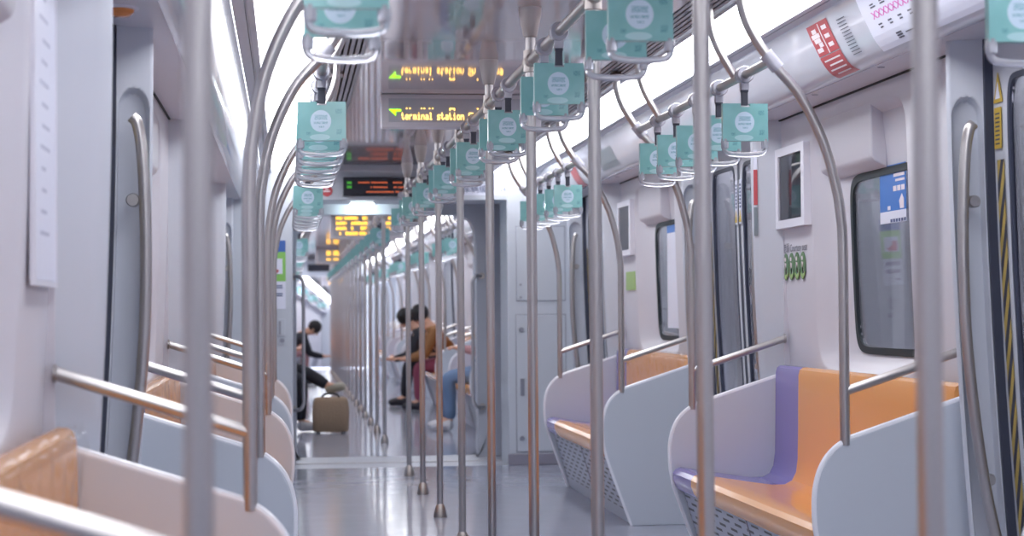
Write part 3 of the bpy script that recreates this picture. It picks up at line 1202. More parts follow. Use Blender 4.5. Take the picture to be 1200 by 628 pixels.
# --- first LED sign
t, off, d0, d1, dz0, dz1 = led_sign(8.70, -0.392, 0.392, 2.048, CEIL - 0.001, 'ceiling LED sign reading terminal station in orange with green arrow')
led_text(t, off, 8.70, 'terminal station Sh  Jiang', -0.295, dz0 + 0.012, 0.00322, 0.0050, 'led_orange')
m = MB()
for (xa, xb) in ((-0.272, -0.266), (-0.256, -0.250), (-0.200, -0.194), (-0.186, -0.180), (-0.160, -0.155), (-0.145, -0.140), (-0.060, -0.034), (0.075, 0.082), (0.12, 0.127)):
    m.box(xa, xb, 8.6955, 8.698, dz0 + 0.064, dz0 + 0.069)
m.box(-0.060, -0.056, 8.6955, 8.698, dz0 + 0.057, dz0 + 0.064)
m.box(-0.038, -0.034, 8.6955, 8.698, dz0 + 0.057, dz0 + 0.064)
for v in m.bm.verts:
    v.co -= off
obj('led_dots', m, 'led_orange', t)
m = MB().prism([(-0.357, dz0 + 0.062), (-0.297, dz0 + 0.062), (-0.297, dz0 + 0.052), (-0.322, dz0 + 0.050), (-0.322, dz0 + 0.030)], 'y', 8.6955, 8.698)
for v in m.bm.verts:
    v.co -= off
obj('led_arrow', m, 'led_green', t)

# --- end wall of car 1 with cabinets and lintel
YE = 13.45
m = MB()
m.box(-1.50, -0.81, YE, YE + 0.45, 0.0, 2.24)
o = struct('wall_far', m, 'end_white', bevel=0.008)
o['label'] = 'white end wall cabinet front left of the gangway'
m = MB()
m.box(0.80, 1.50, YE, YE + 0.45, 0.0, 2.24)
o = struct('wall_far', m, 'end_white', bevel=0.008)
o['label'] = 'white end wall cabinet front right of the gangway'
m = MB()
m.box(-0.815, 0.805, YE + 0.004, YE + 0.45, 2.002, 2.24)
o = struct('wall_far', m, 'end_white', bevel=0.006)
o['label'] = 'white lintel over the gangway opening'
# kick plates
for x0, x1, nm in ((0.796, 1.50, 'right'), (-1.50, -0.806, 'left')):
    m = MB().box(x0, x1, YE - 0.03, YE + 0.005, 0.0, 0.085)
    o = struct('baseboard_' + nm, m, 'kick_grey', bevel=0.006)
    o['label'] = 'grey kick plate under the %s end cabinet' % nm
# cabinet doors on the end wall
t = thing('equipment_hatch', 'flush white lower locker door right of the gangway with two locks', 'locker door', (1.05, YE, 0.1))
off = Vector((1.05, YE, 0.1))


def sh(m, off):
    for v in m.bm.verts:
        v.co -= off
    return m


obj('joint_gap', sh(MB().box(0.860, 1.246, YE - 0.003, YE + 0.002, 0.094, 1.136), off), 'lock_grey', t)
obj('leaf', sh(MB().box(0.866, 1.24, YE - 0.008, YE, 0.10, 1.13), off), 'end_white', t, bevel=0.003)
for z in (1.02, 0.20):
    m = MB().lathe([(0.001, -0.016), (0.017, -0.016), (0.019, -0.012), (0.019, 0.0)], (0.905, YE - 0.006, z), 'y', 14)
    obj('lock', sh(m, off), 'lock_grey', t)
m = MB().box(0.893, 0.925, YE - 0.014, YE - 0.006, 0.52, 0.65)
m.box(0.899, 0.919, YE - 0.0155, YE - 0.013, 0.53, 0.64)
obj('handle', sh(m, off), 'lock_grey', t, bevel=0.002)
t = thing('equipment_hatch', 'flush white upper equipment panel right of the gangway behind the straps', 'locker door', (1.05, YE, 1.3))
off = Vector((1.05, YE, 1.3))
obj('joint_gap', sh(MB().box(0.867, 1.245, YE - 0.003, YE + 0.002, 1.235, 1.805), off), 'lock_grey', t)
obj('leaf', sh(MB().box(0.872, 1.24, YE - 0.008, YE, 1.24, 1.80), off), 'end_white', t, bevel=0.003)
for z in (1.265, 1.36):
    obj('lock', sh(MB().lathe([(0.001, -0.012), (0.009, -0.012), (0.009, 0.0)], (0.90, YE - 0.006, z), 'y', 10), off), 'lock_grey', t)
# left cabinet: posters, latch, lock
t = thing('cabinet_latch', 'small grey latch and round lock on the left end cabinet', 'latch', (-0.895, YE, 1.03))
off = Vector((-0.895, YE, 1.03))
m = MB().box(-0.925, -0.868, YE - 0.010, YE, 0.985, 1.115)
obj('latch_plate', sh(m, off), 'end_white', t, bevel=0.002)
m = MB().box(-0.915, -0.899, YE - 0.014, YE - 0.008, 1.0, 1.10)
obj('latch_slot', sh(m, off), 'lock_grey', t)
obj('lock', sh(MB().lathe([(0.001, -0.014), (0.017, -0.014), (0.017, 0.0)], (-0.890, YE - 0.002, 0.955), 'y', 14), off), 'lock_grey', t)
t = thing('wall_notice', 'tall notice on the left end cabinet with blue header and green block', 'notice', (-0.93, YE, 1.4))
off = Vector((-0.93, YE, 1.4))
obj('header', sh(MB().box(-1.02, -0.862, YE - 0.004, YE, 1.615, 1.70), off), 'navy_print', t)
g = obj('picture', sh(MB().box(-1.02, -0.862, YE - 0.004, YE, 1.395, 1.615), off), 'green_print', t)
obj('picture_window', sh(MB().box(-1.0, -0.885, YE - 0.006, YE - 0.003, 1.45, 1.565), off), 'paper_white', g)
obj('picture_figure', sh(MB().prism([(-0.99, 1.455), (-0.925, 1.455), (-0.91, 1.475), (-0.945, 1.50), (-0.955, 1.535), (-0.99, 1.53)], 'y', YE - 0.008, YE - 0.005), off), 'red_print', g)
x = obj('text_sheet', sh(MB().box(-1.02, -0.862, YE - 0.004, YE, 1.19, 1.395), off), 'paper_white', t)
m = MB()
for z in (1.36, 1.345, 1.30, 1.285, 1.23):
    m.box(-1.0, -0.885 if z > 1.24 else -0.96, YE - 0.006, YE - 0.003, z, z + 0.008)
obj('sheet_lettering', sh(m, off), 'ink_blue', x)
# lintel fittings
t = thing('no_smoking_sign', 'round red prohibition sticker on the lintel over the gangway', 'sign', (-0.554, YE, 2.07))
off = Vector((-0.554, YE, 2.07))
m = MB().lathe([(0.001, -0.003), (0.042, -0.003), (0.042, 0.003)], (-0.554, YE, 2.07), 'y', 24)
obj('disc', sh(m, off), 'red_print', t)
m = MB().box(-0.580, -0.528, YE - 0.005, YE - 0.002, 2.062, 2.072)
m.box(-0.565, -0.54, YE - 0.005, YE - 0.002, 2.08, 2.088)
obj('symbol', sh(m, off), 'ink_white', t)
t = thing('led_sign', 'black LED display with dim orange text on the lintel over the gangway', 'LED sign', (-0.15, YE, 2.02))
off = Vector((-0.15, YE, 2.02))
obj('housing', sh(MB().box(-0.432, 0.135, YE - 0.03, YE + 0.004, 2.03, 2.172), off), 'led_black', t, bevel=0.004)
led_blocks(t, off, YE - 0.03, [(-0.32, -0.10, 2.125), (-0.06, 0.06, 2.125), (-0.25, -0.10, 2.09), (-0.055, 0.05, 2.09), (-0.26, 0.04, 2.055)], 'led_red', 0.012)
m = MB()
for z in (2.12, 2.088):
    m.box(-0.405, -0.37, YE - 0.036, YE - 0.032, z, z + 0.018)
obj('led_marks', sh(m, off), 'led_dimgreen', t)
t = thing('car_number_sign', 'dark blue car number lettering on the lintel right of the display', 'sign', (0.62, YE, 2.08))
o = text_obj('lettering', '车辆编号', 0.062, 'ink_blue', t, (-0.03, 0.002, 0.0), (PI / 2, 0, 0), 0.001)
o = text_obj('digits', '147', 0.05, 'ink_blue', t, (0.165, 0.002, 0.0), (PI / 2, 0, 0), 0.001)
m = MB().box(-0.16, 0.23, 0.0025, 0.0045, -0.042, 0.042)
obj('plate', m, 'paper_white', t)

# --- gangway between the cars
G0, G1 = YE + 0.45, 14.72
m = MB().box(-1.0, 1.0, YE, G1, -0.06, -0.001)
o = struct('floor', m, 'gangway_grey')
o['label'] = 'grey metal floor plate of the gangway'
m = MB().box(-0.80, 0.80, YE + 0.40, YE + 0.44, -0.001, 0.005)
o = struct('trim_20', m, 'steel_satin')
o['label'] = 'metal threshold strip across the gangway floor'
for s in (-1, 1):
    m = MB()
    for k in range(7):
        y = G0 + k * (G1 - G0) / 7
        w = (G1 - G0) / 7
        m.box(s * (0.90 + 0.03 * (k % 2)), s * 1.02, y, y + w, 0, 2.1)
    o = struct('wall_' + SIDE[s], m, 'bellows_grey')
    o['label'] = 'ribbed grey bellows on the %s side of the gangway' % SIDE[s]
m = MB().box(-1.0, 1.0, G0, G1, 2.02, 2.08)
o = struct('ceiling', m, 'gangway_grey')
o['label'] = 'plain grey ceiling of the gangway'
o = obj('ceiling_light', MB().tube([(-0.095, 0, 0), (-0.088, 0, 0), (-0.075, 0, 0), (0.075, 0, 0), (0.088, 0, 0), (0.095, 0, 0)], [0.004, 0.014, 0.018, 0.018, 0.014, 0.004], 14), 'lamp_white')
o.location = (-0.265, 14.08, 1.998)
tag(o, 'small oval lamp glowing under the gangway ceiling', 'ceiling light')
# inner portal with rounded corners
n = 64
P0 = rectloop(-1.0, 1.0, 0.0, 2.06, n)
P1 = superloop(-0.06, 0.64, 0.72, 1.30, n, 12)
P1 = [(u, max(v, -0.003)) for u, v in P1]
m = MB().loops([[(u, 14.30, v) for u, v in P1], [(u, 14.30, v) for u, v in P0], [(u, 14.48, v) for u, v in P0], [(u, 14.48, v) for u, v in P1], [(u, 14.30, v) for u, v in P1]])
o = struct('trim_21', m, 'gangway_grey', angle=50)
o['label'] = 'grey portal frame with rounded corners inside the gangway'
for s, x0 in ((-1, -0.725), (1, 0.615)):
    Y = 14.22
    t = thing('grab_handle', 'tall bent steel grab handle on the %s side of the gangway' % SIDE[s], 'grab handle', (x0, Y, 0.9))
    pts = [(0.075 * s, 0.06, 0.545), (0.03 * s, 0, 0.545), (0.0, 0, 0.50), (0.0, 0, 0.40), (0, 0, 0), (0.0, 0, -0.40), (0.0, 0, -0.45), (0.03 * s, 0, -0.50), (0.09 * s, 0.06, -0.50)]
    obj('bar', MB().tube(smooth_path(pts, 5), 0.0145, 12), 'steel_satin', t)
    for z in (0.545, -0.50):
        obj('foot', MB().lathe([(0.001, 0.05), (0.026, 0.05), (0.026, 0.075), (0.001, 0.075)], (0.08 * s, 0, z), 'y', 14), 'steel_cup', t)

# --- fittings on the right-hand wall of the nearest bay
WX = 1.36
# ad frame
t = thing('advert_frame', 'white framed glass advert on the wall past the nearest right-hand window', 'picture frame', (1.33, 7.545, 1.52))
off = Vector((1.33, 7.545, 1.52))


def ring_frame(x_out, x_in, y0, y1, z0, z1, w, s):
    n = 64
    O = rectloop(y0, y1, z0, z1, n)
    I = rectloop(y0 + w, y1 - w, z0 + w * 0.8, z1 - w * 0.8, n)
    return MB().loops([[(s * x_in, u, v) for u, v in O], [(s * x_out, u, v) for u, v in O], [(s * x_out, u, v) for u, v in I], [(s * (x_out + 0.015), u, v) for u, v in I]])


m = ring_frame(1.332, 1.365, 7.40, 7.85, 1.515, 1.872, 0.045, 1)
obj('frame', sh(m, off), 'frame_white', t)
m = MB().box(1.345, 1.352, 7.44, 7.81, 1.545, 1.842)
obj('poster', sh(m, off), 'teal_poster', t)
m = MB().quad((1.340, 7.435, 1.54), (1.340, 7.815, 1.54), (1.340, 7.815, 1.847), (1.340, 7.435, 1.847))
obj('glass_cover', sh(m, off), 'window_glass', t)
# courtesy seat symbols
t = thing('courtesy_seat_sticker', 'row of four green oval seat symbols under the framed advert', 'sticker', (1.36, 7.6, 1.35))
off = Vector((1.36, 7.6, 1.35))
xs = WX + lean(1.35) - 0.003
for k in range(4):
    y = 7.545 + k * 0.088
    m = MB().lathe([(0.001, -0.001), (0.042, -0.001), (0.042, 0.001)], (0, 0, 0), 'x', 24)
    for v in m.bm.verts:
        v.co.z *= 1.45
        v.co += Vector((xs, y, 1.345))
    o = obj('symbol', sh(m, off), 'icon_green', t)
    m = MB()
    x1 = xs - 0.0015
    m.lathe([(0.001, -0.0008), (0.010, -0.0008), (0.010, 0.0005)], (x1, y + 0.006, 1.378), 'x', 10)
    m.prism([(y - 0.008, 1.36), (y + 0.014, 1.364), (y + 0.010, 1.338), (y - 0.014, 1.330), (y - 0.016, 1.31), (y - 0.004, 1.315)], 'x', x1 - 0.0008, x1 + 0.0005)
    obj('figure', sh(m, off), 'ink_white', o)
    m = MB().prism([(y - 0.036, 1.318), (y - 0.028, 1.302), (y, 1.288), (y + 0.028, 1.302), (y + 0.036, 1.318), (y, 1.308)], 'x', xs - 0.0022, xs - 0.001)
    obj('leaf_base', sh(m, off), 'icon_leaf', o)
text_obj('lettering', '老弱 Courtesy seat', 0.046, 'ink_dark', t, (xs - 0.001 - off.x, 7.66 - off.y, 1.425 - off.z), (PI / 2, 0, -PI / 2))
# blue sticker on window
t = thing('window_sticker', 'bright blue notice stuck in the upper corner of nearest right-hand window', 'sticker', (1.40, 6.52, 1.58))
off = Vector((1.40, 6.52, 1.58))
xs = 1.422 + lean(1.6)
obj('sheet', sh(MB().box(xs, xs + 0.002, 6.40, 6.69, 1.525, 1.70), off), 'blue_print', t)
obj('footer', sh(MB().box(xs, xs + 0.002, 6.40, 6.69, 1.480, 1.525), off), 'paper_white', t)
m = MB()
for k in range(6):
    m.box(xs - 0.001, xs, 6.40 + k * 0.03, 6.42 + k * 0.03, 1.482, 1.494)
obj('footer_lettering', sh(m, off), 'ink_blue', t)
m = MB()
m.box(xs - 0.001, xs, 6.41, 6.53, 1.652, 1.664)
m.box(xs - 0.001, xs, 6.41, 6.51, 1.634, 1.643)
for k in range(3):
    m.box(xs - 0.001, xs, 6.41 + k * 0.045, 6.445 + k * 0.045, 1.598, 1.618)
m.prism([(6.42, 1.53), (6.46, 1.53), (6.47, 1.56), (6.44, 1.585), (6.42, 1.565)], 'x', xs - 0.001, xs)
m.box(xs - 0.001, xs, 6.57, 6.60, 1.53, 1.545)
obj('notice_lettering', sh(m, off), 'ink_white', t)


# --- prints on the right-hand cove panel
def cove_pt(u):
    """u in 0..1 along the visible cove curve -> (x, z) slightly proud of it"""
    P = [Vector((a, b)) for a, b in COVE[1:]]
    L = [0]
    for p, q in zip(P, P[1:]):
        L.append(L[-1] + (q - p).length)
    d = u * L[-1]
    for i in range(len(P) - 1):
        if d <= L[i + 1] + 1e-9:
            t_ = (d - L[i]) / (L[i + 1] - L[i])
            p = P[i].lerp(P[i + 1], t_)
            tg = (P[i + 1] - P[i]).normalized()
            nrm = Vector((tg.y, -tg.x))
            return p, nrm
    return P[-1], Vector((0, -1))


def cove_patch(m, y0, y1, u0, u1, lift=0.002, n=10):
    for k in range(n):
        a, na = cove_pt(u0 + (u1 - u0) * k / n)
        b, nb = cove_pt(u0 + (u1 - u0) * (k + 1) / n)
        if na.x > 0:
            na = -na
        if nb.x > 0:
            nb = -nb
        a = a + na * lift
        b = b + nb * lift
        m.quad((a.x, y0, a.y), (a.x, y1, a.y), (b.x, y1, b.y), (b.x, y0, b.y))
    return m


t = thing('red_notice', 'red notice sticker bent over the cove panel above the nearest right-hand bench', 'sticker', (1.03, 6.24, 2.06))
off = Vector((1.03, 6.24, 2.06))
m = cove_patch(MB(), 6.12, 6.36, 0.03, 0.50)
cove_patch(m, 6.12, 6.36, 0.515, 0.93)
obj('sheet', sh(m, off), 'red_print', t, recalc=False)
m = MB()
for k in range(3):
    cove_patch(m, 6.15 , 6.205, 0.10 + 0.13 * k, 0.16 + 0.13 * k, 0.003, 2)
for k in range(4):
    cove_patch(m, 6.15, 6.33 - 0.03 * (k % 2), 0.575 + 0.08 * k, 0.60 + 0.08 * k, 0.003, 2)
cove_patch(m, 6.225, 6.235, 0.05, 0.50, 0.003, 6)
obj('lettering', sh(m, off), 'ink_white', t, recalc=False)
m = MB()
for k, (a, b) in enumerate(((6.27, 6.32), (6.25, 6.34), (6.26, 6.33), (6.255, 6.30), (6.28, 6.345))):
    cove_patch(m, a, b, 0.10 + 0.07 * k, 0.165 + 0.07 * k, 0.003, 2)
obj('figure', sh(m, off), 'ink_white', t, recalc=False)
t = thing('route_map', 'white route map with pink crossed line on the right-hand cove panel', 'route map', (1.03, 5.2, 2.06))
off = Vector((1.03, 5.2, 2.06))
m = cove_patch(MB(), 4.45, 5.78, 0.02, 0.80, 0.0018)
obj('sheet', sh(m, off), 'paper_white', t, recalc=False)
m = MB()
for k in range(12):
    cove_patch(m, 5.94 , 6.03, 0.13 + 0.048 * k, 0.143 + 0.048 * k, 0.0028, 1)
obj('side_lettering', sh(m, off), 'ink_dark', t, recalc=False)
m = MB()
for k in range(26):
    y = 5.70 - k * 0.046
    p, nn = cove_pt(0.315)
    dx = 0.003
    for sg in (-1, 1):
        u0, u1 = (0.265, 0.365) if sg > 0 else (0.365, 0.265)
        a, _ = cove_pt(u0)
        b, _ = cove_pt(u1)
        m.quad((a.x - dx, y, a.y), (a.x - dx, y - 0.010, a.y), (b.x - dx, y - 0.046, b.y), (b.x - dx, y - 0.036, b.y))
obj('pink_line', sh(m, off), 'ink_pink', t, recalc=False)
m = MB()
rg = random.Random(5)
for k in range(13):
    y = 5.68 - k * 0.092
    for j in range(2):
        cove_patch(m, y - 0.035 - 0.012 * j, y, 0.16 + 0.035 * j, 0.178 + 0.035 * j, 0.003, 1)
        cove_patch(m, y - 0.035, y - 0.008 * j, 0.435 + 0.045 * j, 0.455 + 0.045 * j, 0.003, 1)
cove_patch(m, 5.30, 5.50, 0.665, 0.68, 0.003, 1)
for j in range(3):
    cove_patch(m, 5.53, 5.58, 0.63 + 0.035 * j, 0.65 + 0.035 * j, 0.003, 1)
obj('station_lettering', sh(m, off), 'ink_dark', t, recalc=False)
# soffit screws
for k, y in enumerate((6.1, 6.9, 7.7, 10.2, 11.2)):
    m = MB().lathe([(0.001, -0.003), (0.012, -0.003), (0.014, 0.0)], (0, 0, 0), 'z', 12)
    o = obj('soffit_screw', m, 'lock_grey')
    o.location = (1.235, y, SOFF)
    tag(o, 'small round screw cap in the right-hand soffit, %s from the camera' % ORD[k], 'screw cap', 'screw caps in the soffit')
# second bay: blue-grey sticker and red sticker on cove, frame and window notice
o = obj('cove_sticker', cove_patch(MB(), 10.5, 11.05, 0.22, 0.72), 'teal_poster', recalc=False)
tag(o, 'dark grey-green rectangle stuck on the cove over the second right-hand bench', 'sticker')
o = obj('red_notice', cove_patch(MB(), 11.85, 12.1, 0.1, 0.92), 'red_print', recalc=False)
tag(o, 'small red notice on the cove behind the straps of second right-hand bench', 'sticker')
t = thing('advert_frame', 'white framed glass advert on the wall past the second right-hand window', 'picture frame', (1.33, 11.44, 1.52))
off = Vector((1.33, 11.44, 1.52))
obj('frame', sh(ring_frame(1.332, 1.365, 11.30, 11.75, 1.515, 1.872, 0.045, 1), off), 'frame_white', t)
obj('poster', sh(MB().box(1.345, 1.352, 11.34, 11.71, 1.545, 1.842), off), 'teal_poster', t)
m = MB().quad((1.340, 11.335, 1.54), (1.340, 11.715, 1.54), (1.340, 11.715, 1.847), (1.340, 11.335, 1.847))
obj('glass_cover', sh(m, off), 'window_glass', t)
o = obj('courtesy_seat_sticker', MB().box(1.355 + lean(1.35), 1.36 + lean(1.35) + 0.004, 11.32, 11.62, 1.29, 1.41), 'icon_leaf')
tag(o, 'blurred green sticker below the second framed advert', 'sticker')
t = thing('window_sticker', 'tall white notice with blue border in second right-hand window', 'sticker', (1.42, 10.28, 1.3))
off = Vector((1.42, 10.28, 1.3))
xs = 1.42 + lean(1.4)
obj('sheet', sh(MB().box(xs, xs + 0.002, 10.32, 10.62, 1.05, 1.62), off), 'paper_white', t)
obj('header', sh(MB().box(xs, xs + 0.002, 10.32, 10.62, 1.62, 1.69), off), 'blue_print', t)
# red and white sticker on the far jamb by the second door
t = thing('door_notice', 'white strip notice with red block on the wall beside the second right-hand door', 'sticker', (1.30, 7.93, 1.7))
off = Vector((1.30, 7.93, 1.7))
m = MB()
# follows the jamb's turned face between the wall and its edge
def jp(off_, z):
    return off_
y0, y1 = 7.872, 7.902
q = [(1.270, 7.912), (1.256, 7.927)]
for nm, z0, z1, mt in (('header', 1.79, 1.88, 'paper_white'), ('red_block', 1.63, 1.79, 'red_print'), ('sheet', 1.49, 1.62, 'teal_poster')):
    m = MB().quad((q[0][0] - 0.004, q[0][1] - 0.004, z0), (q[1][0] - 0.004, q[1][1] - 0.004, z0), (q[1][0] - 0.004, q[1][1] - 0.004, z1), (q[0][0] - 0.004, q[0][1] - 0.004, z1))
    obj(nm, sh(m, off), mt, t, recalc=False)
# left wall: framed paper notice, door lamp
t = thing('wall_notice', 'blurred pale text notice in thin frame on the near left wall', 'notice', (-1.36, 3.88, 1.24))
off = Vector((-1.36, 3.88, 1.24))
m = ring_frame(1.3535, 1.364, 3.70, 4.045, 1.215, 1.95, 0.014, -1)
obj('frame', sh(m, off), 'frame_white', t)
pp = obj('sheet', sh(MB().box(-1.3600, -1.3560, 3.712, 4.033, 1.228, 1.938), off), 'paper_white', t)
m = MB()
rg = random.Random(9)
for k in range(13):
    z = 1.87 - k * 0.045
    m.box(-1.3560, -1.3552, 3.79 + rg.uniform(0, 0.05), 3.95 - rg.uniform(0, 0.08), z - 0.008, z)
obj('notice_lettering', sh(m, off), 'faint_ink', pp)
t = thing('door_lamp', 'round amber door lamp under the soffit over the near left door', 'indicator lamp', (-1.31, 5.06, SOFF))
obj('bezel', MB().lathe([(0.001, -0.006), (0.052, -0.006), (0.055, 0.0)], (0, 0, 0), 'z', 24), 'frame_white', t)
obj('lens', MB().lathe([(0.001, -0.026), (0.028, -0.024), (0.040, -0.014), (0.042, -0.005)], (0, 0, 0), 'z', 24), 'lamp_amber', t)

# ================================================================== next car
C2 = (14.48, 37.4)
car_shell(C2[0], C2[1], "the next car")
n = 64
m = MB()
m.box(-1.5, -0.80, 14.485, 14.72, 0, 2.24)
m.box(0.70, 1.5, 14.485, 14.72, 0, 2.24)
m.box(-0.80, 0.70, 14.485, 14.72, 1.965, 2.24)
o = struct('wall_near', m, 'end_white')
o['label'] = 'white near end wall of the next car'
B2 = [(16.55, 18.75), (20.45, 22.65), (24.35, 26.55), (28.25, 30.45), (32.15, 34.35)]
for s in (1, -1):
    sd = SIDE[s]
    prev = 14.72
    for i, (a, b) in enumerate(B2):
        m = MB().box(s * 1.36, s * 1.46, a - 0.15, b + 0.15, 0, SOFF)
        # window frame hint as real recess
        if s > 0:
            wall_bay(s, a, b)
            for ww in list(COL.objects)[-6:]:
                if ww.get('category') == 'window':
                    ww['label'] = 'side window over the %s right-hand bench of the next car' % ORD[i]
                if ww.name.startswith('wall_'):
                    ww['label'] = 'white side wall behind the %s right-hand bench of the next car' % ORD[i]
            m.bm.free()
            e0 = jamb(s, a, -1, 'near end of the %s right-hand bench in the next car' % ORD[i])
            door(s, prev, e0, 'right wall of the next car before its %s bench' % ORD[i])
            prev = jamb(s, b, 1, 'far end of the %s right-hand bench in the next car' % ORD[i])
        else:
            w = struct('wall_left', m, 'wall_white')
            w['label'] = 'white side wall behind the %s left-hand bench of the next car' % ORD[i]
            m = MB().box(s * 1.40, s * 1.46, prev, a - 0.15, 0, SOFF)
            w = struct('wall_left', m, 'door_white')
            w['label'] = 'white door zone wall before the %s left-hand bench of the next car' % ORD[i]
            prev = b + 0.15
        nm = '%s %s-hand bench of the next car' % (ORD[i], sd)
        bench(s, a, b, 'orange bench seat, %s on the %s in the next car' % (ORD[i], sd), 'far' if s > 0 else 'none', group='bench seats in the next car')
        if s > 0 or i < 3:
            end_panel(s, a, 'white end panel at the near end of the %s' % nm, 'seat end panels in the next car')
            end_panel(s, b, 'white end panel at the far end of the %s' % nm, 'seat end panels in the next car')
        arch_pole(s, a, 'arched steel pole at the near end of the %s' % nm, RX[s], 'arched poles in the next car')
        arch_pole(s, b, 'arched steel pole at the far end of the %s' % nm, RX[s], 'arched poles in the next car')
        strap_rail(s, a, b, 'steel strap rail over the %s' % nm, RX[s], group='strap rails in the next car')
        for k in range(5):
            strap(s * RX[s], a + 0.35 + 0.362 * k, 1.958, 'blurred teal hand strap, %s over the %s' % (ORD[k], nm), 'hand straps in the next car')
    m = MB().box(s * 1.40, s * 1.46, prev, C2[1], 0, SOFF)
    w = struct('wall_' + sd, m, 'door_white')
    w['label'] = 'white %s wall at the far end of the next car' % sd
P2Y = [15.95 + 1.3015 * k for k in range(16)]
for k, y in enumerate(P2Y):
    centre_pole(y, 'blurred steel centre pole in the next car, %s beyond the gangway' % ORD[k], 'centre poles of the next car')
centre_rail(P2Y, 'steel rail joining the centre poles of the next car', P2Y[0] - 0.4, P2Y[-1] + 0.4)
cn = 0
for k in range(15):
    for f in (0.45, 0.87):
        strap(0, P2Y[k] + f, 2.032, 'blurred teal hand strap on the next car centre rail, %s beyond the gangway' % ORD[cn], 'centre straps in the next car')
        cn += 1
# amber LED signs in the next car
for Y, lab, rows in ((19.2, 'amber four-line LED sign nearest beyond the gangway', [(-0.33, -0.26, 2.155), (-0.24, -0.10, 2.155), (-0.08, 0.0, 2.155), (-0.33, -0.22, 2.10), (-0.17, 0.0, 2.10), (-0.33, -0.22, 2.045), (-0.17, 0.02, 2.045), (-0.33, -0.28, 1.99), (-0.26, -0.1, 1.99), (-0.08, 0.02, 1.99), (0.08, 0.11, 2.15), (0.08, 0.11, 2.10), (0.17, 0.25, 2.155), (0.17, 0.25, 2.10), (0.17, 0.25, 2.045)]),
                     (29.0, 'amber two-line LED sign far down the next car', [(-0.22, -0.15, 2.13), (-0.11, 0.10, 2.13), (-0.22, -0.15, 2.09), (-0.11, 0.10, 2.09), (-0.22, -0.15, 2.01), (-0.11, 0.10, 2.01)])):
    t, off, d0, d1, dz0, dz1 = led_sign(Y, -0.392, 0.392, 1.945, CEIL - 0.001, lab)
    led_blocks(t, off, Y, rows, 'led_amber', 0.034)
# end wall of the next car
m = MB()
m.box(-1.5, -0.80, 37.4, 37.8, 0, 2.24)
m.box(0.80, 1.5, 37.4, 37.8, 0, 2.24)
m.box(-0.80, 0.80, 37.4, 37.8, 1.93, 2.24)
o = struct('wall_far', m, 'end_white')
o['label'] = 'white far end wall of the next car'
t = thing('led_sign', 'unlit black display over the far gangway of the next car', 'LED sign', (-0.15, 37.4, 2.02))
obj('housing', MB().box(-0.28, 0.29, -0.03, 0.004, 0.01, 0.155), 'led_black', t, bevel=0.004)
o = obj('ceiling_light', MB().lathe([(0.001, -0.012), (0.040, -0.012), (0.045, 0.0)], (0, 0, 0), 'z', 16), 'lamp_white')
for v in o.data.vertices:
    v.co.x *= 3
o.location = (-0.27, 38.1, 1.985)
tag(o, 'tiny oval lamp glowing under the farther gangway ceiling', 'ceiling light')

# ================================================================== the farthest car, curving away
mark = len(TOPS)
C3 = (0.0, 22.0)
car_shell(C3[0], C3[1], "the farthest car")
for s in (1, -1):
    m = MB().box(s * 1.36, s * 1.46, 0, 22, 0, SOFF)
    w = struct('wall_' + SIDE[s], m, 'wall_white')
    w['label'] = 'plain white %s side wall of the farthest car' % SIDE[s]
m = MB().box(-1.5, 1.5, 22, 22.1, 0, 2.24)
w = struct('wall_far', m, 'end_white')
w['label'] = 'white end wall of the farthest car'
P3 = [1.4 + 1.3015 * k for k in range(12)]
for k, y in enumerate(P3):
    centre_pole(y, 'tiny blurred centre pole in the farthest car, %s along it' % ORD[k], 'centre poles of the farthest car')
for i, (a, b) in enumerate(((2.0, 4.2), (5.9, 8.1), (9.8, 12.0))):
    bench(-1, a, b, 'tiny blurred bench seat, %s on the left of the farthest car' % ORD[i], 'none', group='benches of the farthest car')
    for k in range(5):
        strap(-0.735, a + 0.35 + 0.362 * k, 1.958, 'tiny teal strap, %s over the %s left bench of the farthest car' % (ORD[k], ORD[i]), 'straps of the farthest car')
for Y, lab in ((4.5, 'tiny amber LED sign in the farthest car'),):
    t, off, d0, d1, dz0, dz1 = led_sign(Y, -0.392, 0.392, 1.98, CEIL - 0.001, lab)
    led_blocks(t, off, Y, [(-0.25, 0.15, 2.14), (-0.2, 0.15, 2.09), (-0.2, 0.12, 2.03)], 'led_orange', 0.035)
M3 = Matrix.Translation((0.0, 38.7, 0.0)) @ Matrix.Rotation(math.radians(-4.3), 4, 'Z') @ Matrix.Rotation(math.radians(-2.2), 4, 'X')
bpy.context.view_layer.update()
for o in TOPS[mark:]:
    o.matrix_basis = M3 @ o.matrix_basis


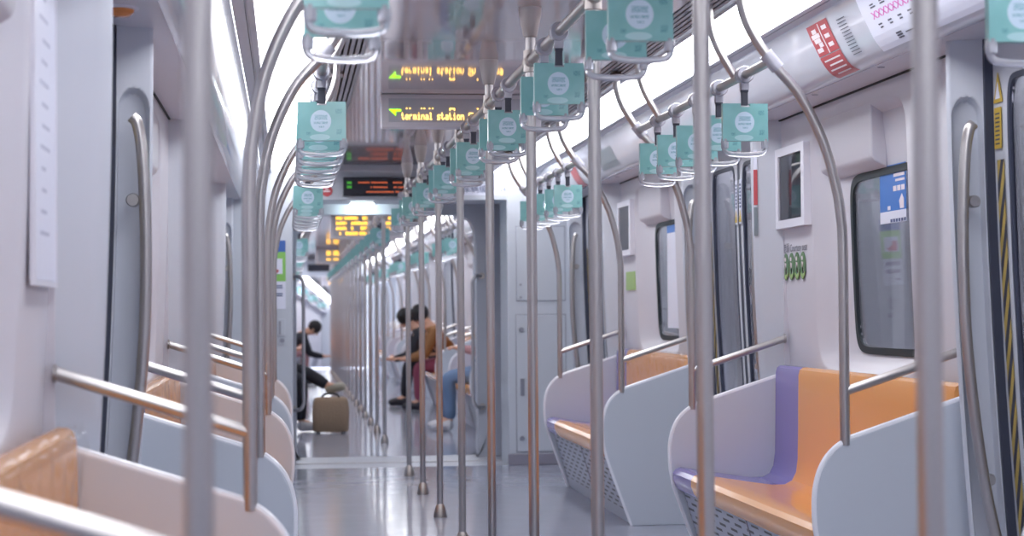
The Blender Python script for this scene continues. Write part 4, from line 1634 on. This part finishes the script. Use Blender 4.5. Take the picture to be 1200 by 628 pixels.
# ================================================================== people (in the next car)
def skin_mesh(name, joints, edges, material, parent, root, sub=2):
    """joints: {key: (xyz, radius or (rx, ry))}"""
    keys = list(joints)
    me = bpy.data.meshes.new(name)
    me.from_pydata([joints[k][0] for k in keys], [(keys.index(a), keys.index(b)) for a, b in edges], [])
    o = bpy.data.objects.new(name, me)
    COL.objects.link(o)
    sk = o.modifiers.new('skin', 'SKIN')
    sk.use_smooth_shade = True
    sb = o.modifiers.new('sub', 'SUBSURF')
    sb.levels = sub
    sb.render_levels = sub
    lay = me.skin_vertices[0].data if me.skin_vertices else None
    if lay is None:
        lay = me.skin_vertices.new().data
    for i, k in enumerate(keys):
        r = joints[k][1]
        lay[i].radius = r if isinstance(r, tuple) else (r, r)
        lay[i].use_root = (k == root)
    bpy.context.view_layer.update()
    dg = bpy.context.evaluated_depsgraph_get()
    me2 = bpy.data.meshes.new_from_object(o.evaluated_get(dg))
    bpy.data.objects.remove(o)
    me2.materials.clear()
    me2.materials.append(MATS[material])
    for p in me2.polygons:
        p.use_smooth = True
    o2 = bpy.data.objects.new(name, me2)
    o2.parent = parent
    COL.objects.link(o2)
    return o2


def person(s, Y, label, top, trousers, shoe, hair='hair_black', lean_fwd=0.35, cross=False, hip_x=1.12, head_drop=0.0, reach=0.0, yaw=0.0):
    """seated figure facing the aisle (towards -s in x). Local frame: +f towards the aisle, y along the car."""
    t = thing('person', label, 'person', (s * hip_x, Y, 0.0))
    t.rotation_euler = (0, 0, yaw)

    def W(f, y, z):
        return (-s * f, y, z)
    hz = 0.55
    lf = lean_fwd
    sx, sz = 0.50 * math.sin(lf), 0.50 * math.cos(lf)
    chest = (sx * 0.75, hz + sz * 0.75)
    neck = (sx * 1.02, hz + 0.04 + sz * 1.02)
    head = (neck[0] + 0.13 * math.sin(lf + 0.25), neck[1] + 0.13 * math.cos(lf + 0.25) - head_drop)
    crown = (head[0] + 0.10 * math.sin(lf + 0.15), head[1] + 0.10 * math.cos(lf + 0.15))
    J, E = {}, []

    def j(k, p, r, link_to=None):
        J[k] = (W(*p), r)
        if link_to:
            E.append((link_to, k))
    j('pelvis', (0, 0, hz), 0.13)
    j('waist', (sx * 0.35, 0, hz + sz * 0.35), (0.125, 0.11), 'pelvis')
    j('chest', (chest[0], 0, chest[1]), (0.15, 0.12), 'waist')
    j('neck', (neck[0], 0, neck[1]), 0.055, 'chest')
    j('head', (head[0], 0, head[1]), (0.078, 0.088), 'neck')
    j('crown', (crown[0], 0, crown[1]), (0.072, 0.082), 'head')
    legs = {}
    for q, yy in (('a', -0.10), ('b', 0.10)):
        if cross and q == 'b':
            knee = (0.46, 0.03, 0.60)
            ankle = (0.72, -0.12, 0.44)
            toe = (0.84, -0.16, 0.44)
        else:
            knee = (0.45, yy * 1.1, 0.52)
            ankle = (0.44 + reach, yy * 1.1, 0.10)
            toe = (0.60 + reach, yy * 1.2, 0.05)
        legs[q] = (knee, ankle, toe)
        j('hip' + q, (0.06, yy, hz - 0.01), 0.10, 'pelvis')
        j('knee' + q, knee, 0.066, 'hip' + q)
        j('calf' + q, tuple(knee[i] * 0.65 + ankle[i] * 0.35 for i in range(3)), 0.060, 'knee' + q)
        j('ankle' + q, ankle, 0.040, 'calf' + q)
        j('toe' + q, toe, 0.032, 'ankle' + q)
    arms = {}
    for q, yy in (('a', -0.19), ('b', 0.19)):
        sh_ = (neck[0] - 0.02, yy, neck[1] - 0.07)
        el = (sh_[0] + 0.10, yy * 1.15, sh_[2] - 0.27)
        wr = (el[0] + 0.22, yy * 0.45, el[2] + 0.04 if lf < 0.5 else el[2] - 0.05)
        palm = (wr[0] + 0.07, yy * 0.36, wr[2] + 0.01)
        arms[q] = (sh_, el, wr)
        j('sh' + q, sh_, 0.058, 'chest')
        j('el' + q, el, 0.044, 'sh' + q)
        j('wr' + q, wr, 0.029, 'el' + q)
        j('palm' + q, palm, (0.034, 0.018), 'wr' + q)
        for k, (dy, ln) in enumerate(((-0.027, 0.07), (-0.009, 0.08), (0.009, 0.076), (0.026, 0.06))):
            j('f%d%s' % (k, q), (palm[0] + ln * 0.55, palm[1] + dy, palm[2] + 0.004), 0.0088, 'palm' + q)
            j('g%d%s' % (k, q), (palm[0] + ln * 0.85, palm[1] + dy, palm[2] - 0.022), 0.008, 'f%d%s' % (k, q))
        sg = -1 if yy > 0 else 1
        j('t' + q, (wr[0] + 0.045, palm[1] + sg * 0.042, wr[2] + 0.015), 0.010, 'wr' + q)
        j('u' + q, (wr[0] + 0.085, palm[1] + sg * 0.044, wr[2] + 0.022), 0.009, 't' + q)
    body = skin_mesh('body', J, E, 'skin', t, 'pelvis', 1)
    # face: nose, brows shaped as one small mesh with the eyes
    hv = Vector(W(head[0], 0, head[1]))
    fd = Vector(W(math.cos(lf * 0.8), 0, -math.sin(lf * 0.8) * 0.7)).normalized()
    up = Vector((0, 1, 0)).cross(fd).normalized()
    if up.z < 0:
        up = -up
    m = MB()
    m.tube([hv + fd * 0.078 + up * 0.035, hv + fd * 0.105 - up * 0.005, hv + fd * 0.082 - up * 0.012], [0.008, 0.013, 0.010], 8)
    obj('nose', m, 'skin', t)
    m = MB()
    for y in (-0.032, 0.032):
        m.sphere(hv + fd * 0.080 + up * 0.038 + Vector((0, y, 0)), 0.011, 10)
    obj('eyes', m, 'hair_black', t)
    m = MB().tube([hv + fd * 0.083 - up * 0.045 + Vector((0, -0.022, 0)), hv + fd * 0.089 - up * 0.046, hv + fd * 0.083 - up * 0.045 + Vector((0, 0.022, 0))], 0.006, 8)
    obj('mouth', m, 'cloth_pink', t)
    m = MB()
    for y in (-0.085, 0.085):
        m.sphere(hv + up * 0.02 + Vector((0, y, 0)), 0.028, 10, (0.6, 0.4, 1.1))
    obj('ears', m, 'skin', t)
    m = MB()
    cv = Vector(W(crown[0], 0, crown[1])) * 0.5 + hv * 0.5
    m.sphere(cv - fd * 0.028 + up * 0.035, 0.112, 18, (1.0, 0.93, 1.0))
    obj('hair', m, hair, t)
    # clothing: same joints, larger radii
    JJ, EE = {}, []
    for k, gr in (('pelvis', 1.14), ('waist', 1.14), ('chest', 1.14), ('neck', 1.25), ('sha', 1.28), ('ela', 1.35), ('wra', 1.35), ('shb', 1.28), ('elb', 1.35), ('wrb', 1.35)):
        p, r = J[k]
        JJ[k] = (p, tuple(a * gr for a in r) if isinstance(r, tuple) else r * gr)
    EE = [('pelvis', 'waist'), ('waist', 'chest'), ('chest', 'neck'), ('chest', 'sha'), ('sha', 'ela'), ('ela', 'wra'), ('chest', 'shb'), ('shb', 'elb'), ('elb', 'wrb')]
    skin_mesh('jacket', JJ, EE, top, t, 'pelvis', 1)
    JJ = {}
    for k in ('pelvis', 'hipa', 'kneea', 'calfa', 'anklea', 'hipb', 'kneeb', 'calfb', 'ankleb'):
        p, r = J[k]
        JJ[k] = (p, r * (1.16 if 'ankle' not in k else 1.5))
    EE = [('pelvis', 'hipa'), ('hipa', 'kneea'), ('kneea', 'calfa'), ('calfa', 'anklea'), ('pelvis', 'hipb'), ('hipb', 'kneeb'), ('kneeb', 'calfb'), ('calfb', 'ankleb')]
    skin_mesh('trousers', JJ, EE, trousers, t, 'pelvis', 1)
    for q in ('a', 'b'):
        an, to = Vector(J['ankle' + q][0]), Vector(J['toe' + q][0])
        d = (to - an)
        heel = an - Vector((d.x, d.y, 0)).normalized() * 0.035
        heel.z = an.z - 0.045
        if heel.z < 0.05 and not (cross and q == 'b'):
            heel.z = 0.05
        sj = {'h': (tuple(heel), 0.046), 'm': (tuple((heel + to) / 2 + Vector((0, 0, 0.012))), 0.052), 't': (tuple(to), 0.044), 'tt': (tuple(to + d.normalized() * 0.05), 0.034)}
        skin_mesh('shoe', sj, [('h', 'm'), ('m', 't'), ('t', 'tt')], shoe if isinstance(shoe, str) else shoe[0 if q == 'a' else 1], t, 'm', 1)
    return t


person(-1, 17.75, 'person in black trousers sitting cross-legged left, white shoe on the floor', 'cloth_navy', 'cloth_black', ('shoe_white', 'shoe_beige'), cross=True, lean_fwd=0.1, hip_x=1.17)
person(1, 17.55, 'person in blue jeans and white shoes, mostly hidden by the right end panel', 'cloth_pink', 'cloth_jeans', 'shoe_white', lean_fwd=0.02, hip_x=1.16)
person(1, 22.2, 'person in dark jacket leaning forward on the right of the next car', 'cloth_black', 'cloth_black', 'shoe_dark', lean_fwd=0.74, hip_x=1.08, reach=0.05)
person(1, 21.2, 'person in brown jacket and maroon trousers seated right in the next car', 'cloth_brown', 'cloth_maroon', 'shoe_dark', lean_fwd=0.66, hip_x=1.14)
person(-1, 29.3, 'person with dark hair and pink trousers hunched far forward on the left', 'cloth_black', 'cloth_pink', 'shoe_dark', lean_fwd=1.05, hip_x=1.02)

# woven bag standing on the floor
t = thing('travel_bag', 'boxy brown woven bag with dark handles on the floor of next car', 'bag', (-0.44, 17.45, 0))
m = MB()
rows = []
for z, a, b in ((0.012, 0.155, 0.085), (0.03, 0.172, 0.10), (0.18, 0.178, 0.105), (0.30, 0.170, 0.095), (0.335, 0.155, 0.08), (0.345, 0.13, 0.06)):
    rows.append([(u, v, z) for u, v in superloop(0, 0, a, b, 40, 5)])
m.loops(rows, cap0=True, cap1=True)
obj('body', m, 'bag_brown', t, angle=60)
for y in (-0.06, 0.06):
    pts = [(-0.08, y, 0.32), (-0.07, y * 0.9, 0.365), (0, y * 0.8, 0.38), (0.07, y * 0.9, 0.365), (0.08, y, 0.32)]
    obj('handle', MB().tube(smooth_path(pts, 4), 0.009, 8), 'bag_dark', t)
m = MB()
for x in (-0.12, 0.12):
    for y in (-0.07, 0.07):
        m.lathe([(0.001, 0.0), (0.018, 0.0), (0.018, 0.02)], (x, y, 0), 'z', 10)
obj('feet', m, 'bag_dark', t)

# ================================================================== station wall outside the windows
for s in (-1, 1):
    m = MB().box(s * 2.05, s * 2.15, -4, 40, -0.6, 3.0)
    for k in range(30):
        y = -3 + k * 1.4
        m.box(s * 1.99, s * 2.06, y, y + 0.09, -0.6, 3.0)
    o = struct('wall_outside', m, 'station_grey')
    o['label'] = 'grey platform screen wall outside the %s windows' % SIDE[s]

# ------------------------------------------------------------------ world and camera
w = bpy.data.worlds.new('world')
SC.world = w
w.use_nodes = True
w.node_tree.nodes['Background'].inputs[0].default_value = lin((0.86, 0.87, 0.89))
w.node_tree.nodes['Background'].inputs[1].default_value = 8.5

yaw, pitch, roll = 0.1248, 0.0246, -0.0079
f = Vector((math.sin(yaw) * math.cos(pitch), math.cos(yaw) * math.cos(pitch), math.sin(pitch)))
r = Vector((math.cos(yaw), -math.sin(yaw), 0))
u = r.cross(f)
c_, s_ = math.cos(roll), math.sin(roll)
r2, u2 = r * c_ + u * s_, -r * s_ + u * c_
cam = bpy.data.cameras.new('camera')
co = bpy.data.objects.new('camera', cam)
COL.objects.link(co)
Mx = Matrix((r2, u2, -f)).transposed().to_4x4()
Mx.translation = Vector((-0.85, 0.0, 1.1532))
co.matrix_world = Mx
cam.sensor_width = 36
cam.lens = 63.0
cam.clip_start = 0.02
cam.clip_end = 200
cam.dof.use_dof = True
cam.dof.focus_distance = 7.0
cam.dof.aperture_fstop = 3.9
SC.camera = co

SC.cycles.use_denoising = True
SC.cycles.max_bounces = 10
SC.cycles.diffuse_bounces = 5
SC.cycles.glossy_bounces = 5
SC.cycles.transmission_bounces = 8
SC.cycles.transparent_max_bounces = 12
SC.cycles.sample_clamp_indirect = 8.0
SC.cycles.caustics_reflective = False
SC.cycles.caustics_refractive = False
